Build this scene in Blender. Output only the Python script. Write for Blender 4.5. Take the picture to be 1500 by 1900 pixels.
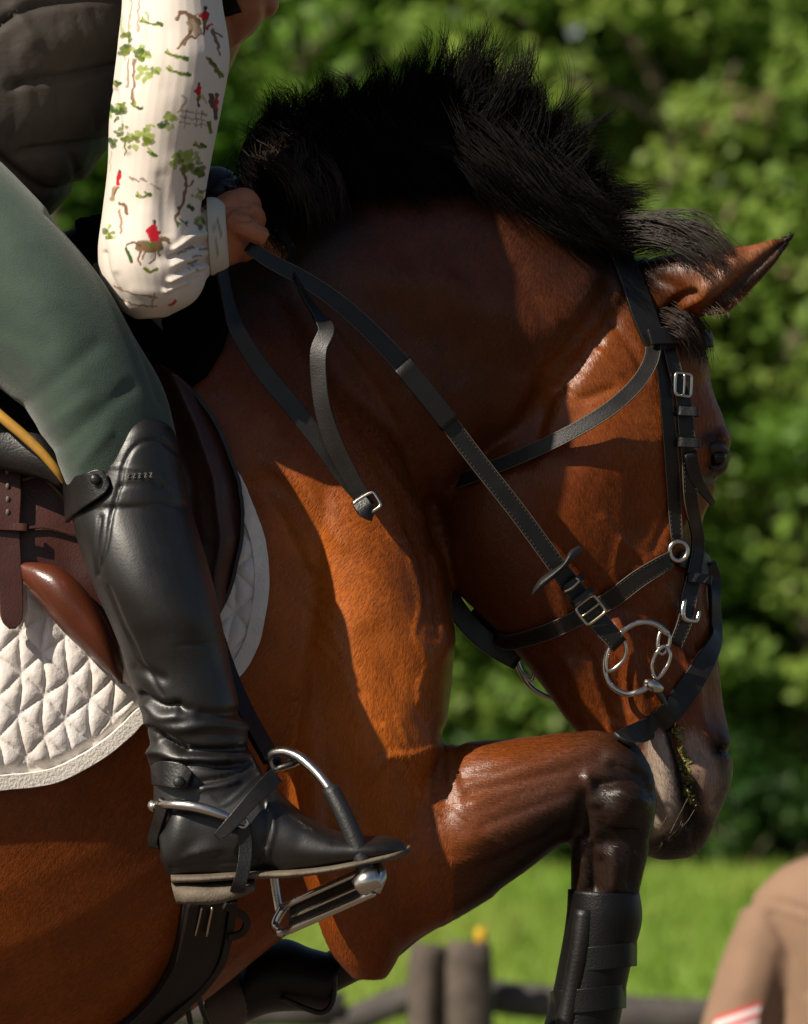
import bpy, bmesh, math, random
import numpy as np
from mathutils import Vector
from mathutils.bvhtree import BVHTree

for _o in list(bpy.data.objects):
    bpy.data.objects.remove(_o, do_unlink=True)
SC = bpy.context.scene
COL = SC.collection
random.seed(4)
RNG = np.random.default_rng(7)

# ------------------------------------------------------------------ camera, sky, sun, exposure
CAM_Y, CAM_Z, K = -10.0, 2.2, 18000.0          # metres from the horse's mid plane, lens height, photo pixels per radian
cam = bpy.data.cameras.new('camera')
camo = bpy.data.objects.new('camera', cam)
COL.objects.link(camo)
camo.location = (0, CAM_Y, CAM_Z)
camo.rotation_euler = (math.radians(90), 0, 0)
cam.sensor_fit = 'VERTICAL'
cam.lens = 288.0
cam.sensor_height = 288.0 * 1900.0 / K
cam.clip_start, cam.clip_end = 0.5, 2000.0
cam.dof.use_dof = True
cam.dof.focus_distance = 9.78
cam.dof.aperture_fstop = 13.0
SC.camera = camo

SUN_L = Vector((1.0, 0.77, -1.05)).normalized()     # direction the light travels
sun = bpy.data.lights.new('sun', 'SUN')
sun.energy = 5.0
sun.angle = math.radians(0.53)
sun.color = (1.0, 0.90, 0.76)
suno = bpy.data.objects.new('sun', sun)
COL.objects.link(suno)
suno.rotation_euler = SUN_L.to_track_quat('-Z', 'Y').to_euler()
suno.location = (-6, -7, 12)

world = bpy.data.worlds.new('World')
SC.world = world
world.use_nodes = True
_nt = world.node_tree
_nt.nodes.clear()
_sky = _nt.nodes.new('ShaderNodeTexSky')
_sky.sky_type = 'NISHITA'
_sky.sun_disc = False
_sky.sun_elevation = math.asin(-SUN_L.z)
_sky.sun_rotation = math.atan2(-SUN_L.x, -SUN_L.y)
_bg = _nt.nodes.new('ShaderNodeBackground')
_bg.inputs['Strength'].default_value = 0.05
_wo = _nt.nodes.new('ShaderNodeOutputWorld')
_nt.links.new(_sky.outputs[0], _bg.inputs[0])
_nt.links.new(_bg.outputs[0], _wo.inputs[0])

SC.view_settings.view_transform = 'Standard'
SC.view_settings.look = 'None'
SC.view_settings.gamma = 1.0
SC.view_settings.exposure = 0.28
SC.view_settings.use_curve_mapping = False
SC.cycles.use_denoising = True
SC.cycles.max_bounces = 6
SC.cycles.transparent_max_bounces = 6

# ------------------------------------------------------------------ helpers
def P(px, py, y=0.0):
    d = y - CAM_Y
    return Vector(((px - 750.0) / K * d, y, CAM_Z - (py - 950.0) / K * d))

def PN(a):
    """array of (px, py, y) -> world points"""
    a = np.asarray(a, float)
    d = a[:, 2] - CAM_Y
    return np.stack([(a[:, 0] - 750) / K * d, a[:, 2], CAM_Z - (a[:, 1] - 950) / K * d], 1)

def to_px(co):
    d = co[:, 1] - CAM_Y
    return np.stack([co[:, 0] / d * K + 750, 950 - (co[:, 2] - CAM_Z) / d * K], 1)

def crom(a, sub):
    """Catmull-Rom through the rows of a, sub steps per span"""
    a = np.asarray(a, float)
    n = len(a)
    if n < 3:
        t = np.linspace(0, 1, sub + 1)[:, None]
        return a[0] * (1 - t) + a[-1] * t
    p = np.vstack([2 * a[0] - a[1], a, 2 * a[-1] - a[-2]])
    out = []
    for i in range(n - 1):
        p0, p1, p2, p3 = p[i], p[i + 1], p[i + 2], p[i + 3]
        for k in range(sub):
            t = k / sub
            out.append(0.5 * ((2 * p1) + (-p0 + p2) * t + (2 * p0 - 5 * p1 + 4 * p2 - p3) * t * t + (-p0 + 3 * p1 - 3 * p2 + p3) * t ** 3))
    out.append(a[-1])
    return np.array(out)

class Mesh:
    """collects vertices and faces for one mesh object"""
    def __init__(self):
        self.v, self.f, self.n = [], [], 0
    def add(self, v, f):
        v = np.asarray(v, float)
        self.v.append(v)
        self.f.extend([tuple(i + self.n for i in q) for q in f])
        self.n += len(v)
        return self
    def verts(self):
        return np.vstack(self.v)
    def build(self, name, mat, parent=None, smooth=True):
        me = bpy.data.meshes.new(name)
        me.from_pydata(self.verts().tolist(), [], self.f)
        me.update()
        return finish(name, me, mat, parent, smooth)

def finish(name, me, mat, parent=None, smooth=True):
    if smooth:
        me.polygons.foreach_set('use_smooth', np.ones(len(me.polygons), bool))
    if mat is not None:
        me.materials.clear()
        for m in (mat if isinstance(mat, (list, tuple)) else [mat]):
            me.materials.append(m)
    o = bpy.data.objects.new(name, me)
    COL.objects.link(o)
    if parent is not None:
        o.parent = parent
        o.matrix_parent_inverse = parent.matrix_world.inverted()
    return o

def fast_mesh(name, v, f):
    """mesh from arrays; f is (n, 3) or (n, 4)"""
    v, f = np.ascontiguousarray(v, np.float32), np.ascontiguousarray(f, np.int32)
    me = bpy.data.meshes.new(name)
    me.vertices.add(len(v))
    me.vertices.foreach_set('co', v.ravel())
    k = f.shape[1]
    me.loops.add(f.size)
    me.loops.foreach_set('vertex_index', f.ravel())
    me.polygons.add(len(f))
    me.polygons.foreach_set('loop_start', np.arange(0, f.size, k, dtype=np.int32))
    me.update(calc_edges=True)
    return me

def empty(name, loc, label, cat, group=None):
    o = bpy.data.objects.new(name, None)
    COL.objects.link(o)
    o.location = loc
    o.empty_display_size = 0.1
    bpy.context.view_layer.update()
    tag(o, label, cat, group)
    return o

def tag(o, label=None, cat=None, group=None, kind=None):
    if label: o['label'] = label
    if cat: o['category'] = cat
    if group: o['group'] = group
    if kind: o['kind'] = kind
    return o

def loft_pts(keys, sub=6, n=28):
    """keys rows: ax, ay, ya, bx, by, yb, hw[, exponent]; ellipse whose long axis runs from pixel a to pixel b"""
    ks = np.array([list(k) + [2.0] * (8 - len(k)) for k in keys], float)
    k = crom(ks, sub)
    A, B = PN(k[:, 0:3]), PN(k[:, 3:6])
    C, M = (A + B) / 2, (A - B) / 2
    L = np.linalg.norm(M, axis=1, keepdims=True) + 1e-9
    m = M / L
    Y = np.array([0, 1.0, 0])
    mi = Y - (m @ Y)[:, None] * m
    mi /= np.linalg.norm(mi, axis=1, keepdims=True) + 1e-9
    th = np.arange(n) * 2 * math.pi / n
    c, s = np.cos(th), np.sin(th)
    rings = []
    for i in range(len(k)):
        e = 2.0 / max(k[i, 7], 0.5)
        cc, ss = np.sign(c) * np.abs(c) ** e, np.sign(s) * np.abs(s) ** e
        rings.append(C[i] + cc[:, None] * M[i] + ss[:, None] * max(k[i, 6], 0.0005) * mi[i])
    return np.array(rings)

def rings_mesh(rings, mesh, cap=True, closed=False):
    r, n = rings.shape[:2]
    v = rings.reshape(-1, 3)
    f = []
    for i in range(r if closed else r - 1):
        i2 = (i + 1) % r
        for j in range(n):
            f.append((i * n + j, i * n + (j + 1) % n, i2 * n + (j + 1) % n, i2 * n + j))
    if cap and not closed:
        v = np.vstack([v, rings[0].mean(0), rings[-1].mean(0)])
        a, b = r * n, r * n + 1
        for j in range(n):
            f.append((a, (j + 1) % n, j))
            f.append((b, (r - 1) * n + j, (r - 1) * n + (j + 1) % n))
    mesh.add(v, f)

def loft(mesh, keys, sub=6, n=28):
    rings_mesh(loft_pts(keys, sub, n), mesh)

def ellipsoid(mesh, c, r, n=16, rot=None):
    th = np.linspace(0, math.pi, n // 2 + 1)
    ph = np.arange(n) * 2 * math.pi / n
    rings = []
    for t in th:
        q = np.stack([max(math.sin(t), 1e-4) * np.cos(ph) * r[0], max(math.sin(t), 1e-4) * np.sin(ph) * r[1], np.full(n, math.cos(t) * r[2])], 1)
        if rot is not None:
            q = q @ np.array(rot).T
        rings.append(q + np.array(c))
    rings_mesh(np.array(rings), mesh)

def tube(mesh, pts, rad, n=8, sub=4, closed=False, raw=False):
    """round tube through world points, rad a number or one radius per point"""
    pts = np.array([list(p) for p in pts], float)
    rad = np.full(len(pts), rad) if np.isscalar(rad) else np.asarray(rad, float)
    q = np.hstack([pts, rad[:, None]])
    if closed:
        m = len(q)
        q = crom(np.vstack([q[-2:], q, q[:2]]), sub)[2 * sub:(m + 2) * sub]
    elif not raw:
        q = crom(q, sub)
    p, r = q[:, :3], q[:, 3]
    t = np.gradient(p, axis=0) if not closed else np.roll(p, -1, 0) - np.roll(p, 1, 0)
    t /= np.linalg.norm(t, axis=1, keepdims=True) + 1e-12
    ref = np.array([0.0, -1.0, 0.15])
    u = np.cross(t, ref)
    bad = np.linalg.norm(u, axis=1) < 0.05
    u[bad] = np.cross(t[bad], [1.0, 0, 0])
    u /= np.linalg.norm(u, axis=1, keepdims=True)
    w = np.cross(t, u)
    th = np.arange(n) * 2 * math.pi / n
    rings = p[:, None] + r[:, None, None] * (np.cos(th)[None, :, None] * u[:, None] + np.sin(th)[None, :, None] * w[:, None])
    rings_mesh(rings, mesh, closed=closed)

_PROF = np.array([(-.97, -1), (-1, -.7), (-1, .6), (-.985, .85), (-.95, 1.0), (-.88, 1.0), (.88, 1.0), (.95, 1.0), (.985, .85), (1, .6), (1, -.7), (.97, -1)])

def ribbon(mesh, pts, nrm, width, thick, sub=5, closed=False):
    """leather strap: rounded flat section, pts world points, nrm outward normals, width in m (number or list)"""
    pts = np.array([list(p) for p in pts], float)
    nrm = np.array([list(p) for p in nrm], float)
    w = np.full(len(pts), width) if np.isscalar(width) else np.asarray(width, float)
    q = np.hstack([pts, nrm, w[:, None]])
    if closed:
        m = len(q)
        q = crom(np.vstack([q[-2:], q, q[:2]]), sub)[2 * sub:(m + 2) * sub]
    else:
        q = crom(q, sub)
    p, nn, ww = q[:, :3], q[:, 3:6], q[:, 6]
    t = np.gradient(p, axis=0) if not closed else np.roll(p, -1, 0) - np.roll(p, 1, 0)
    t /= np.linalg.norm(t, axis=1, keepdims=True) + 1e-12
    s = np.cross(t, nn)
    s /= np.linalg.norm(s, axis=1, keepdims=True) + 1e-12
    nn = np.cross(s, t)
    rings = p[:, None] + _PROF[None, :, 0:1] * s[:, None] * (ww / 2)[:, None, None] + _PROF[None, :, 1:2] * nn[:, None] * thick / 2
    rings_mesh(rings, mesh, closed=closed)

def remesh(mesh, voxel, smooth=6, fac=0.5):
    """union of the collected closed shells as one even skin"""
    me = bpy.data.meshes.new('tmp')
    me.from_pydata(mesh.verts().tolist(), [], mesh.f)
    o = bpy.data.objects.new('tmp', me)
    COL.objects.link(o)
    m = o.modifiers.new('r', 'REMESH')
    m.mode = 'VOXEL'
    m.voxel_size = voxel
    if smooth:
        s = o.modifiers.new('s', 'SMOOTH')
        s.factor = fac
        s.iterations = smooth
    dg = bpy.context.evaluated_depsgraph_get()
    out = bpy.data.meshes.new_from_object(o.evaluated_get(dg))
    bpy.data.objects.remove(o, do_unlink=True)
    bpy.data.meshes.remove(me)
    return out

def get_co(me):
    a = np.empty(len(me.vertices) * 3)
    me.vertices.foreach_get('co', a)
    return a.reshape(-1, 3)

def get_no(me):
    a = np.empty(len(me.vertices) * 3)
    me.vertex_normals.foreach_get('vector', a) if hasattr(me, 'vertex_normals') else me.vertices.foreach_get('normal', a)
    return a.reshape(-1, 3)

def set_co(me, co):
    me.vertices.foreach_set('co', co.ravel())
    me.update()

def seg_dist(p, line):
    line = np.asarray(line, float)
    if len(line) == 1:
        return np.linalg.norm(p - line[0], axis=1)
    d = np.full(len(p), 1e9)
    for a, b in zip(line[:-1], line[1:]):
        ab = b - a
        t = np.clip(((p - a) @ ab) / max(ab @ ab, 1e-9), 0, 1)
        d = np.minimum(d, np.linalg.norm(p - (a + t[:, None] * ab), axis=1))
    return d

def sculpt(me, strokes, near=0.35):
    """raise (+mm) or press (-mm) the near side along lines given in photo pixels: (line, radius, mm[, curve])"""
    co, no = get_co(me), get_no(me)
    px = to_px(co)
    out = co.copy()
    facing = np.clip((near - no[:, 1]) / 0.35, 0, 1)
    for st in strokes:
        line, r, mm = st[:3]
        line = np.asarray(line, float)
        if len(line) > 2:
            line = crom(line, 5)
        lo, hi = line.min(0) - 3 * r, line.max(0) + 3 * r
        m = (px[:, 0] > lo[0]) & (px[:, 0] < hi[0]) & (px[:, 1] > lo[1]) & (px[:, 1] < hi[1]) & (facing > 0)
        if len(st) > 3:
            m &= (co[:, 1] > st[3][0]) & (co[:, 1] < st[3][1])
        idx = np.nonzero(m)[0]
        if not len(idx):
            continue
        d = seg_dist(px[idx], line)
        out[idx] += no[idx] * (mm * 0.001 * np.exp(-(d / r) ** 2) * facing[idx])[:, None]
    set_co(me, out)

def relax(me, it=2, fac=0.5):
    ed = np.empty(len(me.edges) * 2, int)
    me.edges.foreach_get('vertices', ed)
    ed = ed.reshape(-1, 2)
    co = get_co(me)
    deg = np.bincount(ed.ravel(), minlength=len(co))[:, None]
    for _ in range(it):
        s = np.zeros_like(co)
        for k in range(3):
            s[:, k] = np.bincount(ed[:, 0], co[ed[:, 1], k], len(co)) + np.bincount(ed[:, 1], co[ed[:, 0], k], len(co))
        co = co * (1 - fac) + fac * s / np.maximum(deg, 1)
    set_co(me, co)

def set_colours(me, rgb):
    at = me.color_attributes.new('Col', 'FLOAT_COLOR', 'POINT')
    a = np.ones((len(rgb), 4))
    a[:, :3] = rgb
    at.data.foreach_set('color', a.ravel())

def vnoise(p, seed=0):
    """smooth value noise of points (n,3)"""
    q = np.floor(p).astype(np.int64)
    f = p - q
    f = f * f * (3 - 2 * f)
    def h(a, b, c):
        x = (a * 374761393 + b * 668265263 + c * 2147483647 + seed * 974711) & 0xffffffff
        x = ((x ^ (x >> 13)) * 1274126177) & 0xffffffff
        return ((x ^ (x >> 16)) & 0xffff) / 65535.0
    r = 0
    for i in (0, 1):
        for j in (0, 1):
            for k in (0, 1):
                w = (f[:, 0] if i else 1 - f[:, 0]) * (f[:, 1] if j else 1 - f[:, 1]) * (f[:, 2] if k else 1 - f[:, 2])
                r = r + w * h(q[:, 0] + i, q[:, 1] + j, q[:, 2] + k)
    return r

# ------------------------------------------------------------------ materials
def material(name, color=(0.5, 0.5, 0.5), rough=0.6, metal=0.0, spec=0.5, vary=0.0, vscale=12.0, color2=None,
             bump=0.0, bscale=200.0, stretch=(1, 1, 1), attr=False, sheen=0.0, coat=0.0, transl=0.0, rvary=0.0, detail=6.0):
    m = bpy.data.materials.new(name)
    m.use_nodes = True
    nt = m.node_tree
    N, Lk = nt.nodes, nt.links
    b = N['Principled BSDF']
    b.inputs['Base Color'].default_value = (*color, 1)
    b.inputs['Roughness'].default_value = rough
    b.inputs['Metallic'].default_value = metal
    b.inputs['Specular IOR Level'].default_value = spec
    if sheen:
        b.inputs['Sheen Weight'].default_value = sheen
        b.inputs['Sheen Roughness'].default_value = 0.4
    if coat:
        b.inputs['Coat Weight'].default_value = coat
        b.inputs['Coat Roughness'].default_value = 0.15
    tc = N.new('ShaderNodeTexCoord')
    src = None
    if attr:
        a = N.new('ShaderNodeAttribute')
        a.attribute_name = 'Col'
        src = a.outputs['Color']
    if vary or color2:
        n1 = N.new('ShaderNodeTexNoise')
        n1.inputs['Scale'].default_value = vscale
        n1.inputs['Detail'].default_value = detail
        n1.inputs['Roughness'].default_value = 0.65
        Lk.new(tc.outputs['Object'], n1.inputs['Vector'])
        rp = N.new('ShaderNodeMapRange')
        rp.inputs[1].default_value, rp.inputs[2].default_value = 0.3, 0.7
        Lk.new(n1.outputs[0], rp.inputs[0])
        if color2:
            mx = N.new('ShaderNodeMix')
            mx.data_type = 'RGBA'
            Lk.new(rp.outputs[0], mx.inputs[0])
            mx.inputs[6].default_value = (*color, 1)
            mx.inputs[7].default_value = (*color2, 1)
            src = mx.outputs[2]
        if vary:
            rp2 = N.new('ShaderNodeMapRange')
            rp2.inputs[3].default_value, rp2.inputs[4].default_value = 1 - vary, 1 + vary
            Lk.new(rp.outputs[0], rp2.inputs[0])
            vm = N.new('ShaderNodeMix')
            vm.data_type = 'RGBA'
            vm.blend_type = 'MULTIPLY'
            vm.inputs[0].default_value = 1.0
            if src is not None:
                Lk.new(src, vm.inputs[6])
            else:
                vm.inputs[6].default_value = (*color, 1)
            Lk.new(rp2.outputs[0], vm.inputs[7])
            src = vm.outputs[2]
    if src is not None:
        Lk.new(src, b.inputs['Base Color'])
    if bump:
        mp = N.new('ShaderNodeMapping')
        mp.inputs['Scale'].default_value = stretch
        Lk.new(tc.outputs['Object'], mp.inputs[0])
        n2 = N.new('ShaderNodeTexNoise')
        n2.inputs['Scale'].default_value = bscale
        n2.inputs['Detail'].default_value = 4
        Lk.new(mp.outputs[0], n2.inputs['Vector'])
        bp = N.new('ShaderNodeBump')
        bp.inputs['Strength'].default_value = bump
        bp.inputs['Distance'].default_value = 0.002
        Lk.new(n2.outputs[0], bp.inputs['Height'])
        Lk.new(bp.outputs[0], b.inputs['Normal'])
        if rvary:
            rr = N.new('ShaderNodeMapRange')
            rr.inputs[1].default_value, rr.inputs[2].default_value = 0.3, 0.7
            rr.inputs[3].default_value, rr.inputs[4].default_value = rough - rvary, rough + rvary
            n3 = N.new('ShaderNodeTexNoise')
            n3.inputs['Scale'].default_value = 25
            n3.inputs['Detail'].default_value = 5
            Lk.new(tc.outputs['Object'], n3.inputs['Vector'])
            Lk.new(n3.outputs[0], rr.inputs[0])
            Lk.new(rr.outputs[0], b.inputs['Roughness'])
    if transl:
        tr = N.new('ShaderNodeBsdfTranslucent')
        if src is not None:
            Lk.new(src, tr.inputs[0])
        else:
            tr.inputs[0].default_value = (*color, 1)
        ms = N.new('ShaderNodeMixShader')
        ms.inputs[0].default_value = transl
        Lk.new(b.outputs[0], ms.inputs[1])
        Lk.new(tr.outputs[0], ms.inputs[2])
        Lk.new(ms.outputs[0], N['Material Output'].inputs[0])
    return m

M = {}
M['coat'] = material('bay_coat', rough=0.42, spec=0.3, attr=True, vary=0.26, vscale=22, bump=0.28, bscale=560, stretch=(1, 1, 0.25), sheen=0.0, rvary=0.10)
M['fur'] = material('short_coat_hair', rough=0.38, spec=0.42, attr=True)
M['hair'] = material('black_hair', (0.0034, 0.0023, 0.0018), 0.5, spec=0.10, vary=0.4, vscale=30)
M['hair_brown'] = material('brown_hair', (0.05, 0.026, 0.013), 0.45, spec=0.5, vary=0.4, vscale=30)
M['whisker'] = material('pale_hair', (0.22, 0.17, 0.11), 0.5, spec=0.4)
M['eye'] = material('eye_glossy', (0.006, 0.003, 0.002), 0.14, spec=0.4)
M['leather'] = material('black_leather', (0.007, 0.006, 0.0055), 0.42, spec=0.45, vary=0.3, vscale=40, bump=0.25, bscale=380, rvary=0.1)
M['strap'] = material('worn_strap_leather', (0.0085, 0.0068, 0.0055), 0.42, spec=0.45, vary=0.3, vscale=60, bump=0.15, bscale=600, rvary=0.1)
M['thread'] = material('waxed_thread', (0.05, 0.043, 0.035), 0.6)
M['edge'] = material('pale_edge', (0.11, 0.085, 0.06), 0.6, vary=0.3, vscale=80)
M['boot'] = material('boot_leather', (0.006, 0.0049, 0.0042), 0.45, spec=0.65, vary=0.3, vscale=30, bump=0.10, bscale=420, rvary=0.06)
M['brown'] = material('brown_saddle_leather', (0.060, 0.016, 0.009), 0.40, spec=0.5, color2=(0.034, 0.010, 0.007), vscale=14, bump=0.2, bscale=420, rvary=0.1)
M['redbrown'] = material('polished_red_leather', (0.115, 0.026, 0.010), 0.34, spec=0.55, color2=(0.07, 0.018, 0.008), vscale=12, bump=0.15, bscale=420, rvary=0.1)
M['steel'] = material('bright_steel', (0.60, 0.56, 0.51), 0.24, metal=1.0, bump=0.06, bscale=300, rvary=0.08)
M['brass'] = material('dull_brass', (0.55, 0.46, 0.32), 0.28, metal=1.0)
M['rubber'] = material('black_rubber', (0.011, 0.011, 0.011), 0.5, bump=0.3, bscale=500)
M['sole'] = material('worn_sole', (0.16, 0.125, 0.085), 0.7, color2=(0.065, 0.05, 0.035), vscale=35, bump=0.5, bscale=300)
M['fleece'] = material('shade_black_fleece', (0.0035, 0.003, 0.003), 0.95, spec=0.05, bump=0.8, bscale=250)
M['gold'] = material('gold_piping', (0.42, 0.22, 0.03), 0.6, vary=0.2, vscale=60)
M['pad'] = material('white_quilt_cotton', (0.82, 0.785, 0.775), 0.85, color2=(0.74, 0.66, 0.59), vscale=16, bump=0.35, bscale=600, sheen=0.1)
M['binding'] = material('white_braid', (0.76, 0.71, 0.64), 0.85, vary=0.12, vscale=60, bump=0.6, bscale=350)
M['green'] = material('sage_green_breeches', (0.056, 0.085, 0.066), 0.75, spec=0.25, vary=0.14, vscale=25, bump=0.4, bscale=900, sheen=0.25)
M['vest'] = material('charcoal_nylon', (0.046, 0.039, 0.033), 0.68, spec=0.25, vary=0.15, vscale=20, bump=0.3, bscale=160, rvary=0.06)
M['print'] = material('printed_cotton', rough=0.75, spec=0.25, attr=True, bump=0.15, bscale=900, sheen=0.05)
M['skin'] = material('tanned_skin', (0.42, 0.155, 0.075), 0.5, spec=0.4, vary=0.16, vscale=40, bump=0.25, bscale=320)
M['helmet'] = material('navy_helmet', (0.01, 0.012, 0.02), 0.5)
M['neoprene'] = material('black_boot_shell', (0.0045, 0.004, 0.004), 0.42, spec=0.3, vary=0.25, vscale=30, bump=0.25, bscale=500)
M['hoof'] = material('brown_hoof', (0.09, 0.06, 0.04), 0.6, color2=(0.05, 0.035, 0.025), vscale=40, bump=0.4, bscale=120, stretch=(1, 1, 0.2))

# ------------------------------------------------------------------ the setting: field, tree line, fence
M['ground'] = material('meadow_ground', (0.16, 0.29, 0.03), 0.9, color2=(0.25, 0.33, 0.05), vscale=0.6, bump=0.5, bscale=6)
M['blade'] = material('grass_blade', attr=True, rough=0.6, spec=0.3, transl=0.35)
M['leaf'] = material('leaf', attr=True, rough=0.5, spec=0.35, transl=0.45)
M['bark'] = material('grey_tan_bark', (0.20, 0.145, 0.105), 0.85, color2=(0.11, 0.08, 0.06), vscale=9, bump=0.8, bscale=40, stretch=(1, 1, 0.25))
M['twig'] = material('dead_twig', (0.30, 0.20, 0.145), 0.85, color2=(0.2, 0.14, 0.1), vscale=12)
M['litter'] = material('woodland_floor', (0.022, 0.03, 0.010), 0.95, color2=(0.035, 0.03, 0.015), vscale=3, bump=0.8, bscale=8)
M['post'] = material('weathered_wood', (0.125, 0.095, 0.075), 0.85, color2=(0.045, 0.034, 0.027), vscale=18, bump=0.8, bscale=60, stretch=(1, 1, 0.15))
M['rail'] = material('weathered_rail', (0.10, 0.088, 0.08), 0.85, color2=(0.045, 0.038, 0.034), vscale=14, bump=0.8, bscale=60, stretch=(0.15, 1, 1))
M['yellow'] = material('yellow_plastic', (0.62, 0.36, 0.01), 0.45)

def sheet(name, x0, x1, y0, y1, nx, ny, zf, mat):
    g = Mesh()
    xs, ys = np.linspace(x0, x1, nx), np.linspace(y0, y1, ny)
    X, Yy = np.meshgrid(xs, ys)
    v = np.stack([X.ravel(), Yy.ravel(), zf(X.ravel(), Yy.ravel())], 1)
    f = [(j * nx + i, j * nx + i + 1, (j + 1) * nx + i + 1, (j + 1) * nx + i) for j in range(ny - 1) for i in range(nx - 1)]
    g.add(v, f)
    return g.build(name, mat)

tag(sheet('ground', -400, 400, -60, 900, 60, 90, lambda x, y: 0.0 * x, M['ground']), kind='structure')
M['sand'] = material('bounce_sand', (0.12, 0.088, 0.06), 0.95, color2=(0.085, 0.06, 0.042), vscale=1.2, bump=0.6, bscale=14)
tag(sheet('bounce_sand', -60, 60, -55, 12.4, 20, 20, lambda x, y: 0.005 + 0 * x, M['sand']), kind='structure')  # unseen sand sheet added to make the ground bounce warmer and dimmer
tag(sheet('woodland_floor', -60, 60, 49.0, 85, 60, 30, lambda x, y: 0.012 + 0.16 * np.maximum(y - 62, 0) + 0.02 * np.sin(x * 2.1) * np.minimum(1, np.maximum(y - 50, 0)), M['litter']), kind='structure')

def grass():
    n = 52000
    y = 12.5 + 37.1 * RNG.random(n) ** 0.75
    x = (RNG.random(n) - 0.5) * (3.4 + (y + 10) * 0.105)
    h = 0.05 + 0.07 * RNG.random(n)
    a = RNG.random(n) * 6.283
    w = 0.008 + 0.008 * RNG.random(n)
    lean = (RNG.random((n, 2)) - 0.5) * 0.09
    b = np.stack([x, y, np.zeros(n)], 1)
    s = np.stack([np.cos(a) * w, np.sin(a) * w, 0 * a], 1)
    tip = b + np.stack([lean[:, 0], lean[:, 1], h], 1)
    v = np.stack([b - s, b + s, tip], 1).reshape(-1, 3)
    f = np.arange(n * 3).reshape(-1, 3)
    me = fast_mesh('grass', v, f)
    t = vnoise(np.stack([x * 0.9, y * 0.35, 0 * x], 1), 3) * 0.7 + 0.3 * RNG.random(n)
    c = np.array([0.17, 0.32, 0.035]) * (1 - t)[:, None] + np.array([0.32, 0.39, 0.07]) * t[:, None]
    dry = RNG.random(n) < 0.05
    c[dry] = (0.30, 0.26, 0.09)
    set_colours(me, np.repeat(c, 3, 0))
    o = finish('grass', me, M['blade'])
    tag(o, 'short sunlit grass of the meadow beyond the rail fence', 'grass', kind='stuff')
grass()

def leaf_cloud(clumps, per, size, base, rng, dead=0.0):
    """leaf-sized bent faces spread through many clumps; clumps rows: x, y, z, rx, ry, rz"""
    cl = np.asarray(clumps, float)
    V_, C_ = [], []
    for c in cl:
        n = int(per * (0.6 + 0.8 * rng.random()))
        d = rng.normal(size=(n, 3))
        d /= np.linalg.norm(d, axis=1, keepdims=True)
        r = rng.random(n) ** 0.45
        p = c[:3] + d * r[:, None] * c[3:6]
        nrm = d * 0.6 + rng.normal(size=(n, 3)) * 0.55 + np.array([0, -0.2, 0.5])
        nrm /= np.linalg.norm(nrm, axis=1, keepdims=True)
        u = np.cross(nrm, rng.normal(size=(n, 3)))
        u /= np.linalg.norm(u, axis=1, keepdims=True)
        w = np.cross(nrm, u)
        L = size * (0.6 + 0.8 * rng.random(n))[:, None]
        W = L * 0.62
        V_.append(np.stack([p - u * L * .5, p + w * W * .5 - nrm * L * .08, p + u * L * .5 - nrm * L * .1, p - w * W * .5 - nrm * L * .08], 1).reshape(-1, 3))
        t = rng.random()
        col = np.array(base[0]) * (1 - t) + np.array(base[1]) * t
        cc = np.repeat((col * (0.7 + 0.6 * rng.random((n, 1)))), 4, 0)
        if dead and rng.random() < dead:      # a few dry sprays inside the clump
            k_ = rng.random(n) < 0.45
            cc[np.repeat(k_, 4)] = np.array([0.40, 0.28, 0.17]) * (0.7 + 0.5 * rng.random())
        C_.append(cc)
    v = np.vstack(V_)
    return v, np.arange(len(v)).reshape(-1, 4), np.vstack(C_)

def tree(x, y, h, rad, label, base, seed, zlow=0.4, nclump=150, per=130, size=0.115, dead=0.08, name='broadleaf_tree'):
    rng = np.random.default_rng(seed)
    root = empty(name, (x, y, 0), label, 'tree', 'trees along the edge of the field')
    tk = Mesh()
    pts = [(x, y, -0.05)]
    for k in range(1, 6):
        pts.append((x + rng.normal() * 0.07 * k, y + rng.normal() * 0.07 * k, h * 0.17 * k))
    tube(tk, pts, [0.16, 0.13, 0.11, 0.09, 0.06, 0.03], n=9)
    for k in range(9):
        i = rng.integers(1, 5)
        a = rng.random() * 6.283
        L = rad * (0.6 + 0.4 * rng.random())
        p0 = np.array(pts[i])
        p2 = p0 + np.array([math.cos(a) * L, math.sin(a) * L, 0.25 * L + 0.3 * rng.random()])
        tube(tk, [p0, (p0 + p2) / 2 + rng.normal(size=3) * 0.1, p2], [0.055, 0.035, 0.012], n=6)
    tk.build('trunk', M['bark'], root)
    cl = []
    for k in range(nclump):
        z = zlow + (h - zlow) * rng.random() ** 0.9
        prof = math.sin(math.pi * (0.16 + 0.80 * (z - zlow) / (h - zlow))) ** 0.55
        a = rng.random() * 6.283
        r = rad * prof * (0.55 + 0.5 * rng.random())
        s = 0.22 + 0.28 * rng.random()
        cl.append((x + r * math.cos(a), y + r * math.sin(a), z, s * 1.2, s, s * 0.7))
    v, f, c = leaf_cloud(cl, per, size, base, rng, dead)
    me = fast_mesh('crown', v, f)
    set_colours(me, c)
    finish('crown', me, M['leaf'], root)
    for k in range(4):
        tw = Mesh()
        z = zlow + (h - zlow) * rng.random()
        a = -1.57 + rng.normal() * 0.7
        p = np.array([x + rad * 0.9 * math.cos(a), y + rad * 0.9 * math.sin(a), z])
        d = np.array([rng.normal() * 0.5, -0.15 * rng.random(), -0.5 - 0.4 * rng.random()])
        tube(tw, [p, p + d * 0.5 + rng.normal(size=3) * 0.06, p + d], [0.016, 0.013, 0.006], n=5)
        tw.build('dead_branch', M['twig'], root)
    return root

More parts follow.
